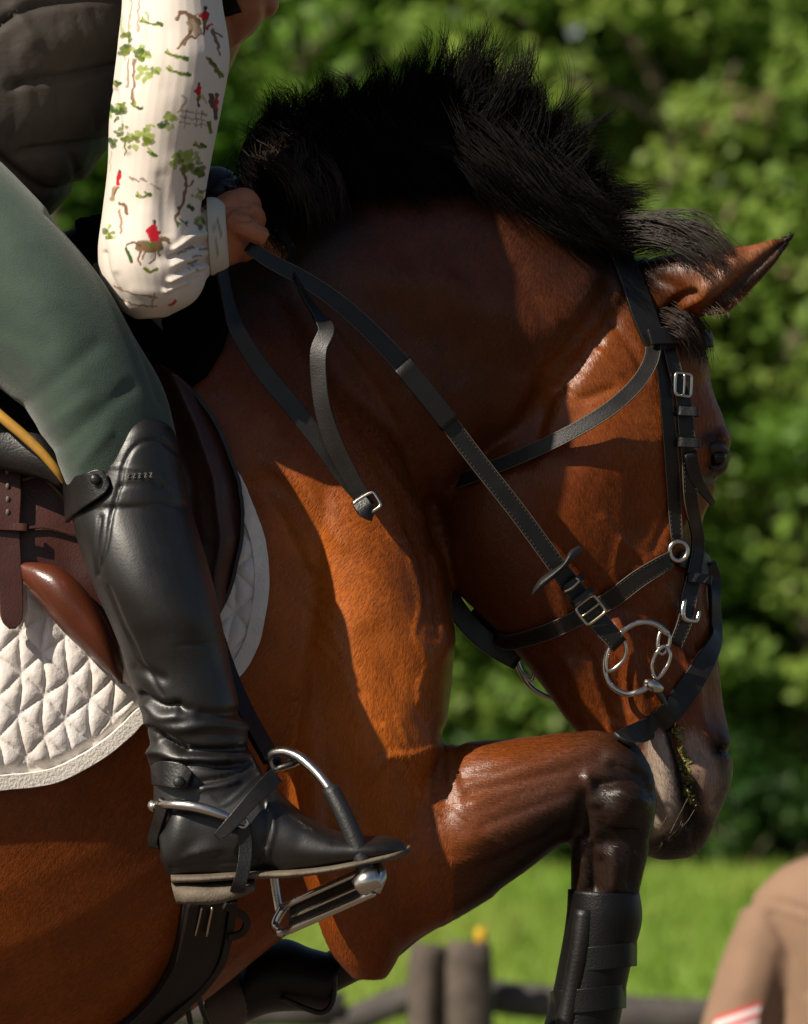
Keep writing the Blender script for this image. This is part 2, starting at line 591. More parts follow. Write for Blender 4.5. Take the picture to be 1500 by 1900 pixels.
GA = ((0.085, 0.20, 0.020), (0.21, 0.34, 0.045))
GB = ((0.055, 0.16, 0.016), (0.15, 0.28, 0.03))
GC = ((0.12, 0.24, 0.028), (0.28, 0.38, 0.07))
tree(-2.3, 51.0, 6.6, 1.5, 'tree with deep green leaves behind the rider and the black mane', GB, 11)
tree(-0.5, 52.0, 7.0, 1.5, 'leafy tree rising directly behind the horse’s neck and mane', GA, 12, dead=0.10)
tree(1.2, 51.2, 6.8, 1.45, 'pale green tree with dry twigs standing behind the horse’s ear', GC, 13, dead=0.08)
tree(2.6, 51.6, 6.9, 1.5, 'bright green tree at the edge of the picture beyond the horse’s face', GC, 14)
tree(-3.9, 52.2, 7.0, 1.6, 'leafy tree hidden mostly behind the rider’s dark vest', GB, 15)
tree(4.1, 52.3, 7.0, 1.6, 'leafy tree standing furthest along the field edge past the bystander', GA, 16)
for k, (bx, by) in enumerate([(-3.0, 55.0), (-1.4, 55.6), (0.3, 55.2), (2.0, 55.8), (3.6, 55.1), (-4.8, 56), (5.2, 56)]):
    tree(bx, by, 8.0, 1.7, ['dark tree in the second row behind the rider’s sleeve', 'dark tree in the second row behind the mane’s highest tufts',
         'dark tree in the second row seen past the horse’s poll', 'dark tree in the second row seen between ear and picture edge',
         'dark tree in the second row above the tan bystander', 'dark tree in the second row past the rider’s back',
         'dark tree in the second row far past the bystander'][k], GB, 30 + k, zlow=0.1, nclump=120, per=80, size=0.22, dead=0.0, name='shaded_tree')

for k, (bx, by) in enumerate([(-5.5, 60), (-3.5, 61), (-1.6, 60.5), (0.4, 61), (2.3, 60.4), (4.2, 61), (6.0, 60)]):
    tree(bx, by, 10.5, 2.2, ['deep shade tree of the third row, ', ''][1] + ['dark tree of the last row far behind the rider’s back', 'dark tree of the last row behind the charcoal vest', 'dark tree of the last row behind the rider’s chin',
         'dark tree of the last row glimpsed over the mane', 'dark tree of the last row glimpsed above the ear', 'dark tree of the last row beyond the picture’s edge', 'dark tree of the last row furthest past the bystander'][k], ((0.05, 0.12, 0.015), (0.11, 0.19, 0.025)), 80 + k,
         zlow=0.0, nclump=130, per=60, size=0.34, dead=0.0, name='shaded_tree')

def bush(x, y, s, label, seed, base):
    rng = np.random.default_rng(seed)
    root = empty('low_bush', (x, y, 0), label, 'bush', 'bushes at the foot of the tree line')
    st = Mesh()
    for k in range(5):
        a = rng.random() * 6.283
        tube(st, [(x, y, -0.03), (x + math.cos(a) * s * .3, y + math.sin(a) * s * .3, s * .4), (x + math.cos(a) * s * .6, y + math.sin(a) * s * .6, s * .8)], [0.02, 0.014, 0.006], n=5)
    st.build('stem', M['bark'], root)
    cl = [(x + rng.normal() * s * .45, y + rng.normal() * s * .3, 0.12 + s * 0.9 * rng.random(), .26, .22, .18) for _ in range(26)]
    v, f, c = leaf_cloud(cl, 70, 0.11, base, rng)
    me = fast_mesh('foliage', v, f)
    set_colours(me, c)
    finish('foliage', me, M['leaf'], root)
for k, (bx, by, s, lb) in enumerate([(-1.6, 49.6, .8, 'low bush at the field edge seen under the horse’s chest'), (0.25, 49.9, .7, 'low dark bush behind the horse’s folded foreleg'),
                                     (1.0, 49.5, .55, 'low bush at the field edge right below the muzzle'), (2.1, 49.8, .7, 'low bush at the field edge above the bystander’s shoulder'),
                                     (3.2, 49.7, .8, 'low bush at the field edge past the bystander'), (-3.0, 49.7, .8, 'low bush at the field edge behind the rider’s boot')]):
    bush(bx, by, s, lb, 60 + k, ((0.02, 0.07, 0.008), (0.06, 0.13, 0.015)))

# the wood goes on to both sides as one mass
def woodland():
    rng = np.random.default_rng(99)
    cl = []
    for s in (-1, 1):
        for k in range(620):
            x = s * (5.6 + 20 * rng.random())
            z = 9.5 * rng.random()
            s_ = 0.45 + 0.45 * rng.random()
            cl.append((x, 50.5 + 5.5 * rng.random() + 0.25 * z, z, s_ * 1.2, s_, s_ * .8))
    v, f, c = leaf_cloud(cl, 75, 0.26, GB, rng, 0.05)
    me = fast_mesh('woodland', v, f)
    set_colours(me, c)
    tag(finish('woodland', me, M['leaf']), 'leafy wood going on along the field edge past the nearest trees', 'woodland', kind='stuff')
woodland()

# weathered rail fence
FY = 13.0
fr = empty('rail_fence', (0, FY, 0), 'grey weathered post and rail fence crossing the meadow under the horse', 'fence')
def post(px0, px1, pytop, y, seed):
    rng = np.random.default_rng(seed)
    a, b = P(px0, pytop, y), P(px1, pytop, y)
    cx, r = (a.x + b.x) / 2, (b.x - a.x) / 2
    m = Mesh()
    rings = []
    for z, s in ((-0.1, 1.06), (0.3, 1.02), (a.z * .6, 1.0), (a.z - 0.05, .99), (a.z - 0.01, .97), (a.z, .86)):
        th = np.arange(16) * 6.283 / 16
        rr = r * s * (1.06 + 0.08 * np.sin(th * 3 + seed) + 0.05 * rng.normal(size=16))
        rings.append(np.stack([cx + rr * np.cos(th), y + rr * np.sin(th), np.full(16, z) + 0.006 * rng.normal(size=16)], 1))
    rings_mesh(np.array(rings), m)
    return m.build('post', M['post'], fr)
def rail(p0, p1, r, seed):
    rng = np.random.default_rng(seed)
    m = Mesh()
    p0, p1 = np.array(p0), np.array(p1)
    n = 12
    rings = []
    for k in range(n):
        c = p0 + (p1 - p0) * k / (n - 1)
        th = np.arange(12) * 6.283 / 12
        rr = r * (1 + 0.10 * np.sin(2 * th + 1) + 0.05 * rng.normal(size=12))
        rings.append(np.stack([np.full(12, c[0]) , c[1] + rr * 0.6 * np.cos(th), c[2] + rr * np.sin(th)], 1))
    rings_mesh(np.array(rings), m)
    return m.build('rail', M['rail'], fr)
post(758, 829, 1757, FY, 1)
post(831, 911, 1749, FY - 0.05, 2)
post(-620, -545, 1750, FY, 3)
post(2050, 2125, 1752, FY, 4)
rail(P(-600, 1868, FY + .09), P(640, 1875, FY + .09), .045, 5)
rail(P(620, 1905, FY + .09), P(832, 1822, FY + .09), .04, 6)
rail(P(800, 1838, FY + .09), P(1340, 1893, FY + .09), .045, 7)
rail(P(1060, 1889, FY - .02), P(2080, 1871, FY - .02), .045, 8)
rail(P(780, 2120, FY + .09), P(2080, 2110, FY + .09), .045, 9)
rail(P(-600, 2120, FY + .09), P(800, 2130, FY + .09), .045, 10)
ins = Mesh()
c = P(893, 1737, FY - 0.05)
loft(ins, [(884, 1722, FY - .05, 902, 1722, FY - .05, .006), (881, 1730, FY - .05, 905, 1730, FY - .05, .014), (882, 1742, FY - .05, 903, 1742, FY - .05, .014), (884, 1754, FY - .05, 901, 1754, FY - .05, .01)], n=12)
io = ins.build('insulator', M['yellow'], fr)
io['label'] = 'yellow plastic insulator on the post top'

# ------------------------------------------------------------------ the horse
horse = empty('horse', P(500, 2600, 0.0), 'bay horse with flying black mane, head tucked, front legs folded over a jump', 'horse')
hb = Mesh()
# trunk, from flank to breast
loft(hb, [(-900, 900, 0, -1000, 1900, 0, .20), (-640, 640, 0, -760, 2120, 0, .27), (-420, 560, 0, -520, 2170, 0, .285), (-120, 470, 0, -190, 2130, 0, .275), (140, 425, 0, 110, 2040, 0, .252),
          (330, 350, 0, 350, 1880, 0, .235), (450, 330, 0, 500, 1760, 0, .225), (580, 440, 0, 640, 1650, 0, .215), (690, 640, 0, 735, 1540, 0, .19),
          (765, 840, 0, 795, 1430, 0, .155), (815, 985, 0, 828, 1340, 0, .10), (836, 1080, 0, 838, 1260, 0, .04)], sub=6, n=40)
# neck
loft(hb, [(400, 400, 0, 640, 1350, 0, .16), (500, 318, 0, 730, 1140, 0, .15), (590, 290, 0, 778, 975, 0, .138), (700, 262, 0, 800, 945, 0, .123), (850, 258, 0, 836, 935, 0, .113),
          (985, 325, 0, 890, 870, 0, .103), (1085, 415, 0, 930, 850, 0, .092), (1160, 472, 0, 990, 800, 0, .080), (1200, 490, 0, 1050, 720, 0, .06)], sub=6, n=32)
# head (turned a little away, so the eye lies at the outline)
hy0, hy1 = 0.055, -0.015
loft(hb, [(1195, 478, .02, 1080, 540, 0, .045), (1240, 520, .04, 1030, 600, 0, .068), (1290, 620, hy0, 975, 700, hy1, .086), (1320, 730, hy0, 905, 800, hy1, .098), (1344, 795, hy0, 850, 870, hy1, .104), (1342, 855, hy0, 812, 930, hy1, .105),
          (1314, 940, hy0, 806, 1000, hy1, .101), (1302, 1020, hy0, 842, 1085, hy1, .092), (1313, 1110, hy0, 924, 1166, hy1, .080), (1326, 1210, hy0, 998, 1254, hy1, .068), (1334, 1300, hy0, 1060, 1338, hy1, .060),
          (1343, 1370, hy0, 1120, 1405, hy1, .060), (1342, 1436, hy0, 1165, 1470, hy1, .058), (1322, 1490, hy0, 1185, 1530, hy1, .051), (1302, 1545, .05, 1196, 1572, 0, .042), (1290, 1576, .045, 1212, 1588, .01, .028), (1276, 1592, .04, 1230, 1597, .015, .010)], sub=6, n=36)
# brow over the eye, nostril rim
ellipsoid(hb, P(1336, 814, 0.022), (.013, .034, .012))
ellipsoid(hb, P(1324, 846, 0.024), (.018, .034, .024))
ellipsoid(hb, P(1338, 1390, 0.012), (.013, .036, .018))
# near shoulder and upper arm
loft(hb, [(480, 560, -.055, 600, 590, -.055, .055), (470, 740, -.09, 690, 720, -.09, .085), (490, 950, -.13, 785, 920, -.11, .094), (510, 1180, -.15, 824, 1140, -.125, .098), (530, 1400, -.155, 822, 1370, -.14, .095),
          (550, 1560, -.155, 815, 1540, -.15, .085), (585, 1680, -.155, 780, 1700, -.155, .07), (615, 1765, -.155, 742, 1775, -.155, .05), (655, 1815, -.155, 715, 1818, -.155, .028)], sub=6, n=32)
# near forearm, knee, cannon, fetlock and hoof
loft(hb, [(800, 1372, -.14, 665, 1800, -.155, .075), (850, 1383, -.145, 752, 1764, -.155, .074), (920, 1374, -.15, 845, 1702, -.155, .068), (1000, 1365, -.152, 955, 1632, -.155, .058), (1070, 1358, -.152, 1035, 1572, -.155, .050),
          (1140, 1362, -.152, 1062, 1562, -.155, .048), (1195, 1402, -.152, 1060, 1566, -.155, .047), (1216, 1462, -.152, 1060, 1576, -.152, .045), (1211, 1545, -.15, 1060, 1600, -.15, .040), (1190, 1640, -.15, 1060, 1645, -.15, .034),
          (1172, 1740, -.15, 1055, 1745, -.15, .029), (1148, 1880, -.15, 1030, 1880, -.15, .028), (1115, 2010, -.15, 985, 2000, -.15, .034), (1070, 2070, -.15, 960, 2030, -.15, .030), (1010, 2150, -.15, 895, 2070, -.15, .034), (945, 2230, -.15, 830, 2110, -.15, .045)], sub=6, n=26)
# far foreleg, folded tight
loft(hb, [(700, 1350, .14, 600, 1720, .15, .075), (840, 1420, .14, 760, 1690, .15, .06), (930, 1480, .14, 850, 1680, .15, .05), (930, 1560, .14, 800, 1700, .15, .048), (850, 1690, .14, 760, 1720, .14, .045)], sub=5, n=22)
loft(hb, [(900, 1560, .14, 850, 1700, .14, .045), (740, 1690, .14, 720, 1790, .14, .032), (600, 1770, .14, 580, 1860, .14, .030), (520, 1800, .14, 500, 1880, .14, .032), (450, 1820, .14, 440, 1890, .14, .034)], sub=5, n=20)
# near ear
loft(hb, [(1180, 490, -.005, 1215, 610, -.015, .030), (1225, 476, -.02, 1262, 596, -.03, .034), (1285, 468, -.035, 1312, 586, -.045, .034), (1340, 461, -.045, 1352, 580, -.055, .026), (1390, 455, -.05, 1398, 535, -.06, .018), (1432, 446, -.055, 1442, 487, -.06, .011), (1462, 436, -.055, 1468, 452, -.058, .006), (1477, 430, -.055, 1478, 434, -.055, .002)], sub=5, n=20)
# far ear, mostly hidden
loft(hb, [(1190, 500, .07, 1240, 600, .07, .03), (1270, 490, .085, 1290, 570, .085, .03), (1340, 470, .10, 1350, 520, .10, .016), (1385, 462, .11, 1388, 470, .11, .004)], sub=4, n=16)
body = remesh(hb, 0.0034, smooth=10, fac=0.5)

HEAD = (-.2, .2)
LEG = (-.35, -.1)
sculpt(body, [
    # neck: crest, muscle bands, groove in front of the shoulder
    ([(620, 420), (800, 400), (960, 450), (1090, 540)], 55, 5), ([(640, 560), (800, 640), (960, 690)], 60, -5),
    ([(560, 560), (660, 740), (760, 900), (800, 990)], 36, -9), ([(700, 500), (850, 540), (980, 610)], 50, 6),
    ([(1135, 540), (1075, 640), (1020, 720), (990, 820)], 30, -11), ([(1110, 640), (1050, 740)], 30, 5), ([(1040, 700), (1030, 760), (1010, 850)], 18, 4),
    ([(860, 500), (930, 600), (960, 690)], 18, -2.5), ([(760, 470), (830, 590), (850, 700)], 18, -2.0), ([(960, 500), (1010, 590)], 14, -2.0),
    # shoulder
    ([(520, 760), (660, 1000), (760, 1180)], 60, 7), ([(500, 900), (580, 1180), (650, 1400), (700, 1560)], 46, -8), ([(600, 1200), (700, 1420), (760, 1560)], 60, 6),
    ([(800, 1180), (770, 1300), (790, 1400)], 36, 7), ([(700, 1180), (780, 1330)], 26, -4), ([(590, 1560), (650, 1700)], 50, 6), ([(780, 1460), (800, 1620), (770, 1730)], 40, -5),
    ([(740, 1000), (790, 1100), (810, 1200)], 22, 4), ([(760, 960), (785, 1060), (790, 1180)], 12, -3),
    # skin folds where the forearm leaves the chest
    ([(838, 1376), (832, 1410), (836, 1445)], 8, 1.6), ([(852, 1376), (850, 1410), (856, 1450)], 7, -1.6), ([(826, 1366), (820, 1420), (832, 1500)], 16, -4),
    # veins
    ([(690, 1440), (720, 1405), (760, 1400), (800, 1380)], 5, 1.8), ([(735, 1330), (760, 1400), (790, 1450)], 5, 1.5), ([(770, 1190), (790, 1250), (770, 1300)], 5, 1.6), ([(560, 1100), (610, 1160), (650, 1240)], 6, 1.2),
    # forearm and knee
    ([(880, 1400), (980, 1420), (1080, 1400)], 28, 5, LEG), ([(870, 1470), (960, 1455), (1050, 1430), (1110, 1400)], 18, -3, LEG), ([(880, 1560), (970, 1530), (1050, 1490)], 34, 6, LEG), ([(860, 1640), (950, 1580), (1040, 1530)], 18, -3, LEG),
    ([(820, 1700), (900, 1655)], 22, 4, LEG), ([(1165, 1480), (1150, 1500)], 34, 10, LEG), ([(1110, 1455), (1180, 1450), (1205, 1470)], 10, -6, LEG), ([(1085, 1480), (1075, 1540)], 16, -7, LEG), ([(1120, 1560), (1170, 1560)], 14, -5, LEG),
    ([(1110, 1385), (1170, 1410)], 20, 4, LEG), ([(1075, 1600), (1075, 1650)], 10, 3, LEG), ([(1110, 1600), (1105, 1650)], 10, -4, LEG), ([(1150, 1600), (1140, 1650)], 12, 3, LEG),
    # face: cheek, crest, hollow, lips
    ([(1060, 900), (1080, 1000)], 80, 6, HEAD), ([(1270, 930), (1225, 1010), (1200, 1090)], 22, 6, HEAD), ([(1300, 960), (1270, 1080), (1280, 1200)], 26, -6, HEAD), ([(1130, 1120), (1100, 1200)], 40, -6, HEAD),
    ([(1150, 1170), (1190, 1300), (1180, 1370)], 16, 5, HEAD), ([(1090, 1220), (1130, 1330)], 14, -4, HEAD), ([(1060, 1240), (1100, 1340)], 14, 4, HEAD), ([(1230, 1150), (1240, 1290)], 12, -4, HEAD),
    ([(1290, 1250), (1300, 1340), (1330, 1375)], 14, 4, HEAD), ([(1270, 1280), (1290, 1380), (1320, 1400)], 12, -3, HEAD),
    ([(1180, 900), (1190, 980)], 20, -2, HEAD), ([(1120, 780), (1170, 860)], 30, 3, HEAD), ([(1010, 1010), (1080, 1090), (1150, 1130)], 20, -4, HEAD),
    ([(1290, 720), (1300, 800)], 26, -7, HEAD), ([(1302, 884), (1330, 888)], 9, -4, HEAD), ([(1298, 838), (1316, 822), (1340, 818)], 8, 3, HEAD),
    ([(1336, 1388), (1346, 1394)], 13, -16, HEAD), ([(1312, 1392), (1328, 1410), (1350, 1408)], 8, 4, HEAD),
    ([(1244, 1342), (1262, 1410), (1274, 1470), (1284, 1530)], 10, -12, HEAD), ([(1222, 1370), (1235, 1450), (1240, 1520)], 14, 4, HEAD), ([(1300, 1440), (1302, 1500)], 18, 4, HEAD), ([(1290, 1450), (1296, 1520), (1290, 1560)], 9, -5, HEAD), ([(1215, 1560), (1235, 1550)], 9, -6, HEAD),
    # ear cup and fold
    ([(1330, 566), (1390, 510), (1455, 452)], 10, -9, (-.2, .0)), ([(1300, 540), (1340, 520), (1370, 480)], 10, 4, (-.2, .0)), ([(1235, 585), (1262, 555), (1290, 545)], 9, -9, (-.2, .0)), ([(1262, 572), (1310, 548)], 8, 4, (-.2, .0)), ([(1225, 520), (1260, 535)], 10, -3, (-.2, 0)),
])
relax(body, 1, 0.3)
co = get_co(body)
no = get_no(body)
pxy = to_px(co)

# finer relief: veins, tendons, creases
sculpt(body, [
    ([(1120, 960), (1160, 1010), (1200, 1040), (1240, 1100)], 6, 2.4, HEAD), ([(1150, 1000), (1140, 1060), (1160, 1110)], 5, 2.0, HEAD), ([(1255, 1130), (1262, 1200), (1290, 1270)], 6, 2.2, HEAD), ([(1280, 1180), (1300, 1240)], 5, 1.8, HEAD),
    ([(1290, 900), (1268, 960), (1240, 1030)], 9, 4, HEAD), ([(1262, 910), (1240, 960), (1216, 1020)], 9, -3, HEAD), ([(1040, 1040), (1100, 1100), (1130, 1180)], 10, -3, HEAD), ([(1170, 1180), (1180, 1260), (1172, 1330)], 6, 2.6, HEAD), ([(1192, 1200), (1206, 1290)], 6, -2.4, HEAD), ([(1150, 1230), (1150, 1310)], 6, -2.4, HEAD),
    ([(1130, 590), (1170, 640), (1200, 700)], 8, -2.5), ([(1100, 640), (1150, 690)], 8, 2.5), ([(1040, 720), (1080, 740), (1140, 720)], 9, -2.5), ([(1050, 610), (1110, 640)], 10, -3), ([(1060, 660), (1110, 600)], 8, 2),
    ([(690, 1445), (712, 1410), (735, 1402), (770, 1400), (806, 1384)], 4.5, 2.4), ([(712, 1345), (735, 1375), (752, 1402), (775, 1440), (780, 1480)], 4.5, 2.2), ([(770, 1180), (792, 1230), (776, 1280), (790, 1330)], 4.5, 2.2), ([(590, 1190), (640, 1250), (668, 1340)], 5, 1.6), ([(760, 1040), (780, 1110), (770, 1170)], 5, 1.8), ([(795, 1010), (805, 1080), (815, 1180)], 6, -2.0),
    ([(880, 1490), (960, 1462), (1060, 1440)], 9, 1.43, LEG), ([(900, 1530), (980, 1500), (1060, 1470)], 9, -1.65, LEG), ([(840, 1600), (920, 1580), (1010, 1540)], 9, 1.32, LEG), ([(860, 1440), (930, 1430), (1010, 1400)], 9, -1.43, LEG), ([(830, 1500), (880, 1540), (940, 1570)], 5, 1.8, LEG),
    ([(1140, 1420), (1195, 1440)], 9, -4, LEG), ([(1150, 1470), (1196, 1490)], 9, 3.5, LEG), ([(1110, 1500), (1130, 1540), (1180, 1545)], 7, -4, LEG), ([(1090, 1440), (1100, 1490)], 8, 3, LEG), ([(1080, 1560), (1086, 1640)], 7, 3.5, LEG), ([(1098, 1570), (1102, 1645)], 6, -4, LEG), ([(1140, 1580), (1136, 1645)], 8, 3, LEG), ([(1175, 1575), (1168, 1640)], 6, -3, LEG),
    ([(620, 620), (700, 720), (760, 830)], 10, -3), ([(660, 600), (740, 700)], 12, 2.5), ([(700, 840), (740, 900), (780, 960)], 9, 3), ([(500, 860), (560, 900), (640, 1010)], 14, 2.5), ([(470, 900), (520, 960), (570, 1060)], 12, -2.5),
])
co = get_co(body)
no = get_no(body)
pxy = to_px(co)

def smask(line, r, soft=0.5):
    d = seg_dist(pxy, np.asarray(line, float))
    return np.clip((r * (1 + soft) - d) / (r * 2 * soft), 0, 1)

rgb = np.tile(np.array([0.255, 0.060, 0.0065]), (len(co), 1))
def paint(mask, col, amt=1.0):
    m = (mask * amt)[:, None]
    rgb[:] = rgb * (1 - m) + np.array(col) * m
nz = vnoise(co * 9, 2) - 0.5
nz2 = vnoise(co * 30, 5) - 0.5
rgb *= (1 + 0.5 * nz + 0.25 * nz2)[:, None]
paint(np.clip(0.5 + 2.2 * (vnoise(co * 5, 8) - 0.5), 0, 1), (0.17, 0.036, 0.005), 0.6)
# shade painted into neck and jaw, sunlight into copper shoulder; face, forearm, barrel darker
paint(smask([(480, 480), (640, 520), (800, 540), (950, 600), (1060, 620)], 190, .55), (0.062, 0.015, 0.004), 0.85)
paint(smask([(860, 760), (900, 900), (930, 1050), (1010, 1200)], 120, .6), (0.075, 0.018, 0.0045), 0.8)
paint(smask([(1100, 920), (1150, 1060), (1200, 1200)], 120, .6), (0.13, 0.026, 0.004), 0.75)
paint(smask([(150, 1520), (260, 1560)], 120, .7), (0.15, 0.034, 0.005), 0.7)
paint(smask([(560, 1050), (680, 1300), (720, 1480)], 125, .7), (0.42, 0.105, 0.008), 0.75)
paint(np.where((co[:, 1] < -.085) & (pxy[:, 0] > 800), 1.0, 0) * smask([(900, 1500), (1100, 1460)], 150, .7), (0.15, 0.040, 0.009), 0.75)
paint(smask([(1150, 620), (1060, 720), (1200, 760)], 60, .7), (0.30, 0.075, 0.008), 0.5)  # sunlit orange patch under the ear, painted in
# dark crest, widened with painted shade along the top line and withers
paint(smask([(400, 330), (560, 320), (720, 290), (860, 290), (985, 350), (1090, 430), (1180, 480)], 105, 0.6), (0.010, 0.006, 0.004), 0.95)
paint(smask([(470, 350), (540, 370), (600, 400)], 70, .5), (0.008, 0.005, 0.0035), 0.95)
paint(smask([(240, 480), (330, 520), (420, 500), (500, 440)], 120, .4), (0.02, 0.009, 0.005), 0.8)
# knees and lower legs turn black
leg = (co[:, 1] < -0.085) & (pxy[:, 0] > 840)
paint(np.where(leg, np.clip((pxy[:, 0] - 930 + 0.75 * (pxy[:, 1] - 1400) + 90 * nz) / 210, 0, 1), 0), (0.013, 0.0075, 0.005), 0.97)
paint(np.where(co[:, 1] > .08, np.clip((pxy[:, 1] - 1500) / 150, 0, 1), 0), (0.02, 0.012, 0.008))
# muzzle skin
hd = (co[:, 1] > -0.098) & (pxy[:, 0] > 1040)
mz = np.where(hd, np.clip((pxy[:, 1] - 1365 - 0.35 * (1290 - pxy[:, 0]) + 40 * nz + 15 * nz2) / 55, 0, 1), 0)
paint(mz, (0.10, 0.07, 0.052), 0.95)
paint(np.where(hd, 1.0, 0) * smask([(1222, 1385), (1226, 1440), (1232, 1500), (1222, 1530)], 26, .35), (0.38, 0.30, 0.24), 0.9)
paint(np.where(hd, 1.0, 0) * smask([(1290, 1380), (1310, 1420), (1326, 1450), (1312, 1495)], 22, .45), (0.38, 0.25, 0.185), 0.85)
paint(np.where(hd, np.clip((pxy[:, 1] - 1300) / 60, 0, 1), 0) * smask([(1300, 1290), (1322, 1340), (1338, 1370)], 26), (0.085, 0.03, 0.016), 0.9)
paint(np.where(hd, 1.0, 0) * smask([(1338, 1388), (1350, 1396)], 16), (0.010, 0.006, 0.005), 0.95)
paint(np.where(hd, 1.0, 0) * smask([(1284, 1470), (1296, 1530), (1262, 1565), (1240, 1575)], 22), (0.012, 0.008, 0.007), 0.95)
paint(np.where(hd, 1.0, 0) * smask([(1236, 1340), (1254, 1410), (1272, 1490)], 7), (0.012, 0.008, 0.006), 0.95)
paint(np.where(hd, 1.0, 0) * smask([(1345, 1420), (1350, 1460), (1335, 1490)], 12), (0.09, 0.06, 0.05), 0.8)
# around the eye, forelock root, ear edge
paint(np.where(hd, 1.0, 0) * smask([(1322, 815), (1345, 850), (1325, 885)], 20), (0.022, 0.011, 0.007), 0.9)
ear = (pxy[:, 0] > 1225) & (pxy[:, 1] < 600) & (co[:, 1] < .03)
paint(np.where(ear, 1.0, 0) * smask([(1320, 580), (1392, 517), (1476, 436)], 15), (0.016, 0.010, 0.008), 0.95)
paint(np.where(ear, 1.0, 0) * smask([(1300, 530), (1350, 510), (1420, 465)], 20), (0.20, 0.095, 0.05), 0.6)
paint(np.where(ear, 1.0, 0) * np.clip((pxy[:, 0] - 1440) / 25, 0, 1), (0.012, 0.009, 0.008), 0.9)
paint(np.where(ear, 1.0, 0) * smask([(1260, 480), (1330, 470), (1380, 462)], 12), (0.10, 0.035, 0.016), 0.6)
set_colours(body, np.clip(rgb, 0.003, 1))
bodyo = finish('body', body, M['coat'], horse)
BVH = BVHTree.FromPolygons([tuple(c) for c in co], [tuple(p.vertices) for p in body.polygons])
CAMP = Vector((0, CAM_Y, CAM_Z))

def surf(px, py, lift=0.0):
    """point on the horse's near side seen at this pixel, and its outward normal"""
    d = (P(px, py, 0) - CAMP).normalized()
    h = BVH.ray_cast(CAMP, d)
    if h[0] is None:
        return P(px, py, 0.0), Vector((0, -1, 0))
    n = h[1]
    if n.y > 0:
        n = -n
    n = (n + Vector((0, -0.35, 0))).normalized()
    return h[0] + n * lift, n

# short coat hair lying along the body, coloured like the skin under it
def coat_hair(n=300000):
    rng = np.random.default_rng(44)
    np_ = len(body.polygons)
    ls = np.empty(np_, np.int32); body.polygons.foreach_get('loop_start', ls)
    lt = np.empty(np_, np.int32); body.polygons.foreach_get('loop_total', lt)
    lv = np.empty(len(body.loops), np.int32); body.loops.foreach_get('vertex_index', lv)
    i0, i1, i2 = lv[ls], lv[ls + 1], lv[ls + 2]
    fn = no[i0]
    vis = (fn[:, 1] < 0.35) & (lt == 4) & (pxy[i0, 0] > -60) & (pxy[i0, 0] < 1500) & (pxy[i0, 1] < 1960) & (co[i0, 1] < .09)
    cand = np.nonzero(vis)[0]
    pick = cand[rng.integers(len(cand), size=n)]
    a, b = rng.random((n, 1)), rng.random((n, 1))
    v0 = co[i0[pick]]
    p = v0 + a * (co[i1[pick]] - v0) + b * (co[i2[pick]] - co[i1[pick]]) * a
    nn = no[i0[pick]]
    px_ = pxy[i0[pick]]
    ang = (vnoise(np.hstack([p * 7]), 21) - .5) * 1.1 + (rng.random(n) - .5) * 0.5
    bx, bz = np.full(n, -0.55), np.full(n, -0.85)
    head = px_[:, 0] > 1000
    bx[head], bz[head] = -0.35, 0.75         # face hair runs up from the muzzle
    lg = (p[:, 1] < -.085) & (px_[:, 0] > 840) & (px_[:, 1] > 1340)
    bx[lg], bz[lg] = 0.75, -0.35
    d = np.stack([bx * np.cos(ang) - bz * np.sin(ang), 0 * ang, bx * np.sin(ang) + bz * np.cos(ang)], 1)
    d -= (d * nn).sum(1, keepdims=True) * nn
    d /= np.linalg.norm(d, axis=1, keepdims=True) + 1e-6
    s_ = np.cross(nn, d)
    L = (0.004 + 0.003 * rng.random((n, 1)))
    w = 0.00022 + 0.00014 * rng.random((n, 1))
    tip = p + L * (d * 0.97 + nn * (0.06 + 0.10 * rng.random((n, 1))))
    v = np.stack([p - s_ * w + nn * .0002, p + s_ * w + nn * .0002, tip], 1).reshape(-1, 3)
    me = fast_mesh('coat_hair', v, np.arange(3 * n).reshape(-1, 3))
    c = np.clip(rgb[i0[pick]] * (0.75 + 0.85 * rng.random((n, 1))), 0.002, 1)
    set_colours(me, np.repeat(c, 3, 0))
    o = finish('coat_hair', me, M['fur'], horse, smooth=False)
    o['kind'] = 'stuff'
coat_hair()

# eye
em = Mesh()
ellipsoid(em, P(1330, 848, -0.006), (.0105, .0095, .0100), n=24)
em.build('eye', M['eye'], horse)
lid = Mesh()
tube(lid, [P(1304, 850, -.004), P(1314, 836, -.012), P(1332, 829, -.013), P(1350, 838, -.004)], [.003, .0058, .0058, .003], n=10)
tube(lid, [P(1306, 854, -.005), P(1318, 866, -.012), P(1334, 867, -.012), P(1348, 852, -.005)], [.0015, .0022, .0022, .0015], n=10)
lid.build('eyelid', material('eyelid_skin', (0.03, 0.018, 0.013), 0.4, spec=0.5), horse)

